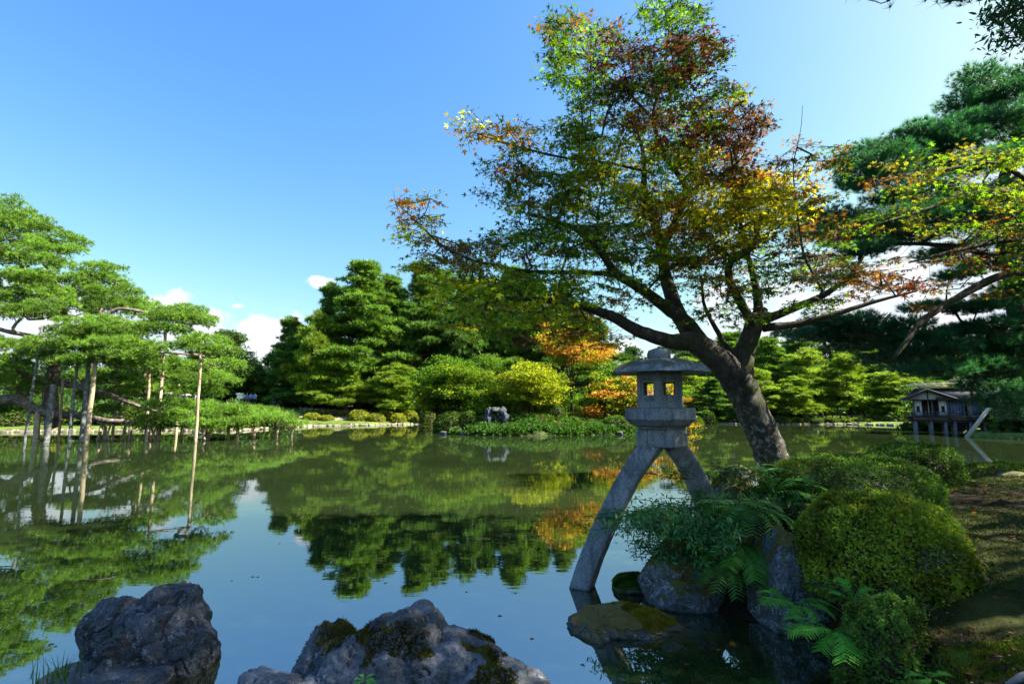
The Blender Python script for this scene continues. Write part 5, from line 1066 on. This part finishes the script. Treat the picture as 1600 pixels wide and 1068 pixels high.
colonize(mb, skeleton(PN), tg, .010, rgn, 5, .06, .12)
mb.build('trunk', M['dbark'], pine, True)
P, D, K = [], [], []
for i, (c, rx, ry, rz_) in enumerate(pn3):
    n = int(330 * rx * ry * 1.6) + 24; d = nz(rgn.normal(size=(n, 3))); q = rgn.uniform(.3, 1, (n, 1)); P.append(np.array(tuple(c)) + d * q * [rx, ry, rz_]); D.append(d * [1, 1, .3] + [-.15, 0, .55]); K.append(np.full(n, i))
P, D, K = np.concatenate(P), np.concatenate(D), np.concatenate(K); cj = rgn.uniform(.75, 1.25, 200)[K][:, None]
needles('crown', P, D, .17, .009, 26, .48, M['needle'], pine, jcol((.034, .14, .085), len(P), rgn, .15, .06) * cj, rgn)

# ------------------------------------------------------------------ tall evergreens outside the right edge whose shade falls on the bank, and whose twigs hang in at the top
def shade_tree(x, y, H, R, seed, label, col=(.04, .10, .02), n=260, z0=.35):
    rg = np.random.default_rng(seed); e = empty('broadleaf_tree', (x, y, hz(x, y) - .1), 0, label, 'tree'); mb = MB(); fk = np.array([.1, 0, H * .4])
    mb.tube([(0, 0, 0), (.1, .05, H * .2), fk, (0, .2, H * .75), (0, .1, H * .92)], [.32, .27, .22, .12, .04], 10); T = []
    for _ in range(n):
        d = nz(rg.normal(size=3)); q = rg.uniform(.35, 1) ** .5; p = d * q * [R, R, H * (1 - z0) / 2] + [0, 0, H * (1 + z0) / 2]
        if x + p[0] < (y + p[1]) * 1.15 and y + p[1] > 0: continue
        T.append(p)
    T = np.array(T); colonize(mb, np.array([fk * t for t in np.linspace(.4, 1, 8)] + [[0, .15, H * t] for t in np.linspace(.45, .9, 10)]), T, .012, rg, 4, .12, .1)
    mb.build('trunk', M['dbark'], e, True); P = np.repeat(T, 55, 0) + rg.normal(0, 1, (len(T) * 55, 3)) * [.42, .42, .22]
    leaves('crown', P, rg.normal(size=P.shape), rg.normal(0, .6, P.shape) + [0, 0, 1], .13 * rg.uniform(.7, 1.2, len(P)), LEAF4, M['shrub'], e, jcol(col, len(P), rg, .25, .08)); return e
SHT = [(9.4, 3.6, 14.5, 3.3, 301, 'tall evergreen standing just outside the right edge', 620), (7.6, .6, 10.0, 3.8, 302, 'tall evergreen to the right of the viewer', 150), (14.0, 4.5, 10, 4.2, 303, 'tall evergreen behind the right hand maple', 260), (11.5, -2.5, 12, 4.4, 304, 'tallest evergreen further right on the bank', 280), (3.0, -5.5, 11, 3.8, 305, 'tall evergreen behind the viewer', 420)]
for x, y, H, R, sd, lb, n in SHT: shade_tree(x, y, H, R, sd, lb, n=n, z0=.47 if sd == 301 else .35)
def hanging(px, py, Y, rx, ry, n, kind, label, root):
    e = empty('overhanging_branch', (0, 0, 0), 0, label, 'branch'); rg = np.random.default_rng(int(px)); T = []
    for _ in range(n):
        a = rg.uniform(0, 2 * PI); q = math.sqrt(rg.uniform()); T.append(tuple(at(px + rx * q * math.cos(a), py + ry * q * math.sin(a), Y + rg.uniform(-.5, .5))))
    T = np.array(T); mb = MB(); bl = [[(Vector(root), .05), (at(px + rx, py - ry * 1.5 - 30, Y), .03), (at(px, py - ry * .7, Y), .015)]]; limb_tubes(mb, bl, 6, .03, rg); colonize(mb, skeleton(bl), T, .004, rg, 4, .02, .1); mb.build('stem', M['dbark'], e, True)
    if kind == 'pine': needles('needle_tufts', np.repeat(T, 3, 0) + rg.normal(0, .05, (len(T) * 3, 3)), np.tile([0, 0, .5], (len(T) * 3, 1)), .12, .006, 26, .7, M['needle'], e, jcol((.02, .07, .03), len(T) * 3, rg), rg)
    else:
        P = np.repeat(T, 16, 0) + rg.normal(0, .09, (len(T) * 16, 3)); leaves('leaves', P, rg.normal(size=P.shape) + [0, 0, -.5], rg.normal(size=P.shape) + [0, 0, .8], .085 * rg.uniform(.7, 1.2, len(P)), LEAF6, M['shrub'], e, jcol((.02, .075, .03), len(P), rg))
hanging(1590, 30, 5.2, 50, 42, 46, 'leaf', 'leafy twig hanging into the top right corner', (8.8, 4.6, 7.2))
hanging(1490, -6, 5.4, 60, 10, 16, 'pine', 'dark twigs along the top edge left of the leafy corner twig', (8.8, 4.6, 7.4))
hanging(1372, -3, 5.4, 30, 6, 6, 'pine', 'small dark twig tip at the top edge above the pine', (8.8, 4.6, 7.8))

# ------------------------------------------------------------------ clipped azaleas on the near bank
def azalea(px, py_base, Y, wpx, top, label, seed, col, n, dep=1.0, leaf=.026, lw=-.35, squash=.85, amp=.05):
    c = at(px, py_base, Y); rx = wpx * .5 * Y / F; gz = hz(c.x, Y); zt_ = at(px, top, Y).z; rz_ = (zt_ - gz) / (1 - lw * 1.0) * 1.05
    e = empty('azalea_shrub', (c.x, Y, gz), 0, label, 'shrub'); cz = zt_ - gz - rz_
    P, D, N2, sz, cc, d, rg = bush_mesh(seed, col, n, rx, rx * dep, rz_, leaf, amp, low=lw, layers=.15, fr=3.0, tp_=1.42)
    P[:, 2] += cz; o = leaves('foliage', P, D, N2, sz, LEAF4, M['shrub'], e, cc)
    V0, F0 = ico(4); V = V0 * [rx * .76, rx * dep * .76, rz_ * .76] * (1 + amp * fbm(V0 * 2.4 + seed, 3, seed))[:, None] + [0, 0, cz]; V[:, 2] = np.maximum(V[:, 2], cz - rz_ * .3)
    np_mesh('solid_twig_core', V, F0, np.full(len(F0), 3), M['twig'], e, True)  # added solid core standing for the twigs, keeps light from passing through
    mb = MB()
    for k in range(9):
        a = k * .7; mb.tube([(rx * .15 * math.cos(a), rx * .15 * math.sin(a), -.05), (rx * .6 * math.cos(a), rx * dep * .6 * math.sin(a), cz)], [.016, .012], 6)
    mb.build('stem', M['twig'], e, True); return e
azalea(1334, 800, 6.4, 252, 712, 'long low clipped azalea right behind the lichen boulder, at the maple foot', 401, (.11, .21, .035), 26000, .75)
azalea(1427, 745, 8.4, 138, 691, 'small rounded azalea at the far edge of the bank, nearest the teahouse', 402, (.08, .17, .03), 16000, .8, .030)
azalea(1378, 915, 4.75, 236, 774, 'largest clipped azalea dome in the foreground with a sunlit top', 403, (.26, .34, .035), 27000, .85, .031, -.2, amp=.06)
azalea(1378, 1010, 3.9, 116, 940, 'low loose azalea at the bottom below the largest dome', 404, (.14, .25, .045), 7000, .8, .027, -.6, amp=.24)
azalea(1575, 760, 10.6, 130, 724, 'bright low mossy shrub at the right edge beside the water', 405, (.14, .22, .025), 8000, .8, .03, -.2)
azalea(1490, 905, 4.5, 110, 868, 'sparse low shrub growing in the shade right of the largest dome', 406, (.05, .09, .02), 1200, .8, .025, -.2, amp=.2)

# ------------------------------------------------------------------ near rocks
rock('shore_boulder', [((at(245, 985, 4.25).x, 4.32, .20), (.34, .34, .38), .3, .2), ((at(185, 975, 4.35).x, 4.38, .23), (.27, .27, .26), 2.0, .1), ((at(278, 1020, 4.2).x, 4.25, .05), (.25, .31, .36), 1.3, -.1), ((at(215, 1025, 4.1).x, 4.08, .08), (.36, .26, .24), .6, -.2)], 6, M['rockd'], 'dark cracked boulder at the lower left standing in the pond', seed=61, amp=.08, crack=.15, strata=.022)
rock('flat_boulder', [((at(150, 1068, 3.9).x, 3.86, -.02), (.62, .34, .17), -.15, -.12), ((at(60, 1090, 3.6).x, 3.5, -.06), (.5, .3, .15), .3, 0)], 6, M['rockd'], 'low dark slab in front of the cracked boulder at the left', seed=62, amp=.06, crack=.05)
rock('large_boulder', [((at(628, 1060, 4.0).x, 4.05, -.05), (.56, .50, .47), .2, .1), ((at(508, 1060, 4.0).x, 4.1, -.06), (.30, .34, .42), 1.0, .2), ((at(575, 1060, 3.9).x, 3.95, -.05), (.40, .40, .44), 1.6, .1), ((at(470, 1075, 3.7).x, 3.65, -.15), (.60, .42, .42), 2.1, .0), ((at(770, 1075, 3.8).x, 3.8, -.08), (.48, .42, .36), .7, .2), ((at(720, 1075, 3.9).x, 3.95, -.04), (.40, .42, .40), .2, .25), ((at(620, 1100, 3.4).x, 3.35, -.2), (.95, .42, .40), 0, 0)], 6, M['rockm'], 'largest mossy grey boulder at the bottom centre', seed=66, amp=.09, crack=.13, strata=.018)
rock('stepping_stone', [((at(990, 965, 4.95).x, 4.98, -.03), (.54, .36, .21), .1, .03), ((at(930, 975, 4.9).x, 4.9, -.04), (.26, .26, .15), .6, 0)], 6, M['rocks'], 'flat mossy stepping stone below the lantern foot', seed=70, amp=.06, crack=.08, strata=.03)
rock('mossy_stone', [((at(985, 912, 6.0).x, 6.0, .0), (.24, .24, .14), .1, .0)], 5, M['rockg'], 'small bright green mossy stone left of the lichen boulder', seed=71)
rock('lichen_boulder', [((at(1073, 905, 5.55).x, 5.65, .22), (.40, .38, .46), .35, .03), ((at(1110, 900, 5.6).x, 5.9, .15), (.32, .4, .45), 1.2, 0)], 6, M['rockl'], 'upright boulder white with lichen under the shrub beside the lantern', seed=72, amp=.04, npl=10)
rock('bank_boulder', [((at(1216, 890, 5.05).x, 5.1, .28), (.23, .32, .56), .2, .1), ((at(1262, 950, 4.85).x, 4.95, .05), (.24, .30, .34), 1.1, 0)], 6, M['rockl'], 'tall pale boulder holding the bank left of the largest azalea', seed=73, amp=.06, npl=12)
rock('moss_topped_rock', [((at(1150, 745, 6.9).x, 7.0, .78), (.34, .32, .40), .5, .1), ((at(1185, 742, 7.0).x, 7.15, .72), (.3, .3, .42), 1.6, 0)], 5, M['rockl'], 'moss topped rock at the left foot of the maple trunk', seed=74, npl=10)
rock('bank_stone', [((at(1135, 900, 5.9).x, 6.1, .2), (.45, .5, .55), .5, .1)], 5, M['rockl'], 'dark stone under the ferns between the two lichen covered boulders', seed=75)
rock('bank_stone', [((at(1175, 800, 6.2).x, 6.5, .55), (.45, .45, .45), .5, .1)], 5, M['rockl'], 'dark stone hidden behind the ferns below the maple foot', seed=76)
rock('flat_stone', [((at(1590, 752, 9.6).x, 9.6, hz(at(1590, 752, 9.6).x, 9.6)), (.35, .25, .08), .5, 0)], 4, M['rockp'], 'pale flat stone lying at the right edge before the mossy shrub', seed=78)
# moss tufts on the rocks
def moss_on(objname, n, col, label_mat, seed, zmin=.45, size=.022, par=None, thr=.05, ofs=0.0):
    o = bpy.data.objects[objname]; me = o.data; rg = np.random.default_rng(seed); m = len(me.polygons); Cn = np.empty(m * 3); Nn = np.empty(m * 3); Ar = np.empty(m)
    me.polygons.foreach_get('center', Cn); me.polygons.foreach_get('normal', Nn); me.polygons.foreach_get('area', Ar); Cn = Cn.reshape(-1, 3); Nn = Nn.reshape(-1, 3)
    msk = (Nn[:, 2] > zmin) & (fbm(Cn * 2.3 + ofs, 4, seed) > thr) & (Cn[:, 2] > .04); p = Ar * msk
    if p.sum() <= 0: return
    i = rg.choice(m, n, p=p / p.sum()); P = Cn[i] + rg.normal(0, .004, (n, 3)); D = Nn[i] + rg.normal(0, .5, (n, 3)); lum = np.clip(1 + .8 * fbm(P * 9, 3, seed), .4, 1.8)[:, None]
    leaves('moss', P - Nn[i] * .004, D, rg.normal(size=P.shape), size * rg.uniform(.6, 1.3, n), [(0, .18, 0), (1, 0, 0), (0, -.18, 0)], M['moss'], o, jcol(col, n, rg, .3, .1) * lum)
moss_on('large_boulder', 42000, (.085, .078, .010), None, 1, .10, .024, thr=.26)
moss_on('stepping_stone', 18000, (.17, .14, .014), None, 2, .5, .018, thr=.16)
moss_on('mossy_stone', 9000, (.06, .12, .012), None, 3, .2, .022, thr=-.5)
moss_on('lichen_boulder', 9000, (.10, .10, .012), None, 4, .75, .02, thr=-.3)
moss_on('moss_topped_rock', 6000, (.07, .09, .012), None, 5, .6, .022, thr=-.3)

# ------------------------------------------------------------------ ferns, bamboo like shrub, grasses
def frond_mesh(seed, L, n=15, wd=.30, droop=.5, col=(.05, .16, .02), mt='fern', plen=1.0):
    rg = np.random.default_rng(seed); t = np.linspace(0, 1, n + 1); X = L * (t - .12 * t ** 3); Zc = L * (.55 * t - droop * t ** 2); C = np.stack([X, X * 0 + .03 * np.sin(t * 4), Zc], 1)
    V, Lp, Ct, cc = [], [], [], []; k = 0
    def addp(p, c):
        nonlocal k
        V.extend(p); Lp.extend(range(k, k + len(p))); Ct.append(len(p)); k += len(p); cc.extend([c] * len(p))
    for i in range(n): 
        a, b = C[i], C[i + 1]; addp([a + [0, .004, 0], a - [0, .004, 0], b - [0, .003, 0], b + [0, .003, 0]], np.array(col) * .6)
        if i < 2: continue
        u = i / n; pl = L * wd * math.sin(PI * (.12 + .88 * (1 - u)) ** .8) * rg.uniform(.9, 1.1) * plen + .01; T = nz(b - a)
        for sd in (-1, 1):
            out_ = nz(np.array([.45, sd, -.18 + rg.normal(0, .08)]) + T * .25); m = 5; w_ = L / n * .46; c = np.array(col) * rg.uniform(.75, 1.3)
            # serrated pinna: pairs of small leaflets
            tip = a + out_ * pl; sdv = nz(np.cross(out_, [0, 0, 1.0]))
            pts1, pts2 = [], []
            for q in range(m):
                f0 = q / m; ww = w_ * (1 - f0) ** .7; pts1.append(a + out_ * pl * (f0 + .02) + sdv * ww * .55); pts1.append(a + out_ * pl * (f0 + .6 / m) + sdv * ww * 1.05)
                pts2.append(a + out_ * pl * (f0 + .02) - sdv * ww * .55); pts2.append(a + out_ * pl * (f0 + .6 / m) - sdv * ww * 1.05)
            addp(pts1 + [tip] + pts2[::-1], c)
    o = np_mesh('frond', np.array(V), np.array(Lp), np.array(Ct), M[mt], None, False, np.array(cc)); me = o.data; bpy.data.objects.remove(o); return me
FR = [frond_mesh(s_, .5, 16, .26, .5, (.07, .22, .03)) for s_ in (1, 2)]; FB = [frond_mesh(s_ + 5, .42, 15, .30, .55, (.11, .38, .04)) for s_ in (1, 2)]; FD = [frond_mesh(s_ + 9, .5, 16, .22, .8, (.07, .20, .045)) for s_ in (1, 2)]
def fern(px, py, Y, n, sc, fr, label, seed, cat='fern', dirr=(0, 2 * PI), z=None, tilt=.0):
    c = at(px, py, Y); rg = random.Random(seed); e = empty('fern', c, 0, label, cat)
    for k in range(n):
        o = link_mesh('frond', fr[k % len(fr)], None, e); a = dirr[0] + (dirr[1] - dirr[0]) * (k + rg.uniform(-.3, .3)) / n; s_ = sc * rg.uniform(.75, 1.15)
        o.rotation_euler = (rg.uniform(-.2, .2), rg.uniform(-.3, .15) + tilt, a); o.scale = (s_,) * 3
    return e
fern(1165, 800, 5.5, 12, 1.15, FD, 'dark arching fern hanging over the dark stone right of the lantern leg', 1, dirr=(PI * .8, PI * 2.1), tilt=.25)
fern(1150, 850, 5.35, 11, 1.0, FR, 'fern hanging down toward the dark water between the boulders', 2, dirr=(PI * .9, PI * 2.0), tilt=.55)
fern(1185, 860, 5.2, 9, .9, FD, 'drooping fern against the tall pale boulder', 3, dirr=(PI * 1.0, PI * 2.0), tilt=.7)
fern(1145, 790, 5.6, 10, 1.0, FR, 'light green fern in the middle of the thicket above the lichen boulder', 4, dirr=(PI * .7, PI * 2.0), tilt=.15)
fern(1205, 770, 6.0, 9, 1.1, FR, 'fern spreading at the left end of the long azalea', 5, dirr=(-.9, 2.4))
fern(1175, 735, 6.6, 8, .9, FD, 'fern at the foot of the maple trunk on the moss topped rock', 6)
fern(1125, 880, 5.25, 8, .8, FD, 'small fern over the right shoulder of the lichen boulder', 7, dirr=(PI * 1.0, PI * 2.0), tilt=.4)
fern(1240, 945, 4.45, 8, .8, FB, 'fresh green fern at the foot of the tall pale boulder', 8, dirr=(PI * .6, PI * 2.2))
fern(1300, 985, 4.0, 10, .85, FB, 'brightest yellow green fern leaning over the dark water', 9, dirr=(PI * .7, PI * 2.1), tilt=.2)
fern(1335, 940, 4.15, 5, .5, FB, 'small upright fern sprout between the two front azaleas', 10, tilt=-.4)
fern(1250, 745, 6.2, 6, .9, FD, 'fern behind the left tip of the long azalea', 11)
fern(1455, 1060, 3.1, 5, .28, FB, 'tiny fern sprout at the bottom edge beside the moss mound', 12)
fern(570, 1062, 3.45, 6, .2, FB, 'tiny fern growing in a crack of the largest boulder', 13)
def nandina(px, py, Y, nst, Ls, label, seed, dirs, col, leaf=.055, nl=46, up=.5, name='bamboo_grass'):
    rg = np.random.default_rng(seed); c = np.array(tuple(at(px, py, Y))); e = empty(name, tuple(c), 0, label, 'shrub'); mb = MB(); P, D, N, K = [], [], [], []
    for s_ in range(nst):
        a = rg.uniform(*dirs); L = Ls * rg.uniform(.5, 1.1); u = np.linspace(0, 1, 8)[:, None]; h = np.array([math.cos(a), math.sin(a) * .8, 0]); st = rg.normal(0, .10, 3) * [1, 1, .3]; up_ = up * rg.uniform(.5, 1.5)
        C = st + h * L * u + np.array([0, 0, 1]) * (up_ * L * u - .75 * up_ * L * u ** 2.2); mb.tube(C, np.linspace(.006, .002, 8), 4, cap=False)
        k = int(nl * L / Ls); f = rg.uniform(.15, 1, k) ** .8; pi = np.stack([np.interp(f, u[:, 0], C[:, j]) for j in range(3)], 1)
        P.append(pi + rg.normal(0, .035, (k, 3))); D.append(h * .6 + rg.normal(0, .8, (k, 3)) + [0, 0, -.15]); N.append(rg.normal(0, .5, (k, 3)) + [0, 0, 1]); K.append(jcol(np.array(col) * rg.uniform(.7, 1.3), k, rg, .2, .08))
    mb.build('stems', M['twig'], e, True); P = np.concatenate(P)
    leaves('leaves', P, np.concatenate(D), np.concatenate(N), leaf * rg.uniform(.6, 1.3, len(P)), LEAF6, M['fern'], e, np.concatenate(K)); return e
gl = (.085, .25, .085)
nandina(1110, 835, 5.7, 130, 1.05, 'dense fine leaved shrub spreading left from the bank beneath the lantern', 1, (PI * .55, PI * 1.5), gl, .06, 60)
nandina(1140, 800, 5.9, 60, .75, 'fine leaved thicket in front of the short lantern leg', 2, (0, 2 * PI), (.06, .19, .06), .05, 42)
nandina(1075, 860, 5.6, 40, .62, 'fine leaved stems drooping over the lichen boulder toward the water', 3, (PI * .7, PI * 1.6), gl, .06, 34, .15)
nandina(1165, 745, 6.4, 26, .45, 'leafy stems covering the moss topped rock', 4, (PI * .4, PI * 1.7), (.03, .09, .025), .05, 30)
nandina(1190, 800, 5.8, 30, .6, 'broad leaved stems between the ferns and the long azalea', 5, (-.6, 1.8), (.035, .12, .03), .075, 26)
nandina(1060, 745, 6.1, 8, .35, 'thin twig with small dark leaves crossing between the lantern legs', 6, (PI * .7, PI * 1.1), (.03, .08, .02), .04, 22, .2)
nandina(1450, 880, 4.1, 22, .25, 'seedlings sprouting on the shaded moss below the largest azalea', 7, (0, 2 * PI), (.04, .10, .02), .035, 14)
nandina(1395, 935, 4.15, 30, .22, 'loose azalea shoots at the foot of the largest dome', 8, (0, 2 * PI), (.07, .15, .035), .03, 22, .35, 'azalea_shoots')
nandina(1320, 925, 4.35, 26, .2, 'loose shoots left below the largest dome above the bright ferns', 9, (0, 2 * PI), (.08, .17, .035), .03, 22, .35, 'azalea_shoots')
nandina(1470, 900, 4.4, 30, .24, 'low shoots hiding the right foot of the largest dome', 10, (0, 2 * PI), (.06, .12, .03), .03, 20, .3, 'azalea_shoots')
def grass(px, py, Y, n, h, label, seed, col=(.05, .13, .02), spread=.05, wd=.004, name='grass_tuft'):
    rg = np.random.default_rng(seed); c = np.array(tuple(at(px, py, Y))); V, cc = [], []
    L = []; Ct = []; k = 0
    for _ in range(n):
        a = rg.uniform(0, 2 * PI); r = np.array([rg.normal(0, spread), rg.normal(0, spread), 0]); hh = h * rg.uniform(.4, 1.15); out_ = np.array([math.cos(a), math.sin(a), 0]) * hh * rg.uniform(.1, .7); sdv = np.array([-math.sin(a), math.cos(a), 0]) * wd; col_ = np.array(col) * rg.uniform(.6, 1.5)
        for q0, q1 in ((0, .4), (.4, .75), (.75, 1)):
            f = lambda q: r + out_ * q * q + np.array([0, 0, hh * (q - .25 * q * q)])
            V += [f(q0) + sdv * (1 - q0), f(q0) - sdv * (1 - q0), f(q1) - sdv * (1 - q1), f(q1) + sdv * (1 - q1)]; L += [k, k + 1, k + 2, k + 3]; Ct.append(4); k += 4; cc += [col_] * 4
    o = np_mesh(name, np.array(V), L, Ct, M['fern'], None, False, np.array(cc)); o.location = tuple(c); tag(o, label, 'grass'); return o
grass(170, 1012, 4.0, 34, .16, 'grass tuft growing in the cleft of the cracked boulder', 1)
grass(92, 1062, 3.7, 40, .22, 'taller grass tuft on the low slab at the lower left', 2)
grass(70, 1066, 3.7, 10, .26, 'thin grass blades at the far left of the low slab', 3)
grass(1500, 1035, 3.2, 50, .09, 'short bright grass beside the moss mound at the bottom right', 4, (.07, .14, .02), .022)
grass(1290, 740, 8.9, 20, .3, 'reed blades at the water edge behind the long azalea', 5, (.08, .12, .02))
# moss carpet, fallen leaves, roots on the near bank
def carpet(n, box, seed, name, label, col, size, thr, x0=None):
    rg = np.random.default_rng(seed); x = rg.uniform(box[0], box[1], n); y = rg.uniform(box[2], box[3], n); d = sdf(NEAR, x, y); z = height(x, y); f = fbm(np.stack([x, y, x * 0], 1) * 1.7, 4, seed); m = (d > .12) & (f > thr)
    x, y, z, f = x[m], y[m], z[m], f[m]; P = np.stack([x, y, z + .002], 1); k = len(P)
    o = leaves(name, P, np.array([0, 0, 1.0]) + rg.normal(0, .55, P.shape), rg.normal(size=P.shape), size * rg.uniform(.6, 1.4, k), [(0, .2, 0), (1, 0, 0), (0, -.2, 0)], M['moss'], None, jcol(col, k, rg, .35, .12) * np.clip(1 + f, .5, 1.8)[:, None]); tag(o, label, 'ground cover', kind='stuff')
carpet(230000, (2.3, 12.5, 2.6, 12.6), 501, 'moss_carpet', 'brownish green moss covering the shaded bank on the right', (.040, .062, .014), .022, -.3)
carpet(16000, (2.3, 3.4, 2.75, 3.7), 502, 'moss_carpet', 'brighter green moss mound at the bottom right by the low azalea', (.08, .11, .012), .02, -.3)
rg = np.random.default_rng(78); x = rg.uniform(2.4, 9, 5000); y = rg.uniform(2.4, 10, 5000); m = (sdf(NEAR, x, y) > .1) & (fbm(np.stack([x, y, x * 0], 1) * 1.3, 3, 6) < .05); x, y = x[m], y[m]; V0, F0 = ico(1)
r_ = rg.uniform(.004, .010, len(x)); C0 = np.stack([x, y, height(x, y) + r_ * .3], 1); Vp = C0[:, None, :] + V0[None] * r_[:, None, None] * rg.uniform(.5, 1.2, (len(x), 1, 3)); Fp = (F0[None] + (np.arange(len(x)) * len(V0))[:, None, None]).reshape(-1, 3)
o = np_mesh('pebbles', Vp.reshape(-1, 3), Fp, np.full(len(Fp), 3), M['kerb']); tag(o, 'small pebbles and crumbs of soil between the moss patches', 'pebbles', kind='stuff')
rg = np.random.default_rng(77); x = rg.uniform(2.4, 12, 3600); y = rg.uniform(2.4, 12, 3600); m = sdf(NEAR, x, y) > .15; x, y = x[m], y[m]; Pl = np.stack([x, y, height(x, y) + .02], 1)
o = leaves('fallen_leaves', Pl, rg.normal(size=Pl.shape) * [1, 1, .2], rg.normal(0, .25, Pl.shape) + [0, 0, 1], .042 * rg.uniform(.5, 1.2, len(Pl)), MAPLE, M['leaf'], None, np.array([(.16, .09, .05), (.28, .2, .12), (.10, .05, .03), (.2, .11, .04)])[rg.integers(0, 4, len(Pl))]); tag(o, 'dry maple leaves scattered over the mossy bank', 'fallen leaves')
x = rg.uniform(-4, 3, 150); y = rg.uniform(4, 14, 150); m = sdf(NEAR, x, y) < -.3; Pl = np.stack([x[m], y[m], x[m] * 0 + .004], 1)
o = leaves('floating_leaves', Pl, rg.normal(size=Pl.shape) * [1, 1, .02], rg.normal(0, .04, Pl.shape) + [0, 0, 1], .045 * rg.uniform(.6, 1.2, len(Pl)), MAPLE, M['leaf'], None, np.tile((.16, .10, .05), (len(Pl), 1))); tag(o, 'few fallen leaves floating on the near water', 'fallen leaves')
def root(pts, r, label, seed):
    rg = np.random.default_rng(seed); L = []
    for px, py, z in pts: g = G(px, py, z); L.append((Vector((g.x, g.y, hz(g.x, g.y) + .01)), 0))
    L = [(p, r * (1 - .6 * i / len(L))) for i, (p, _) in enumerate(L)]; mb = MB(); limb_tubes(mb, [L], 8, .08, rg); tag(mb.build('tree_root', M['root'], None, True), label, 'root')
root([(1640, 985, .75), (1600, 1000, .74), (1580, 1015, .72), (1590, 1040, .7)], .035, 'pale surface root curling at the right edge near the bottom', 1)
root([(1620, 965, .75), (1590, 968, .74), (1565, 975, .73)], .028, 'short pale root above the curling one at the right edge', 2)
root([(1640, 1050, .7), (1590, 1060, .7), (1540, 1052, .68), (1510, 1062, .65)], .03, 'pale root running along the bottom right corner', 3)
root([(1620, 1030, .7), (1600, 1045, .7), (1560, 1075, .68)], .025, 'thin root between the other roots in the bottom right corner', 4)
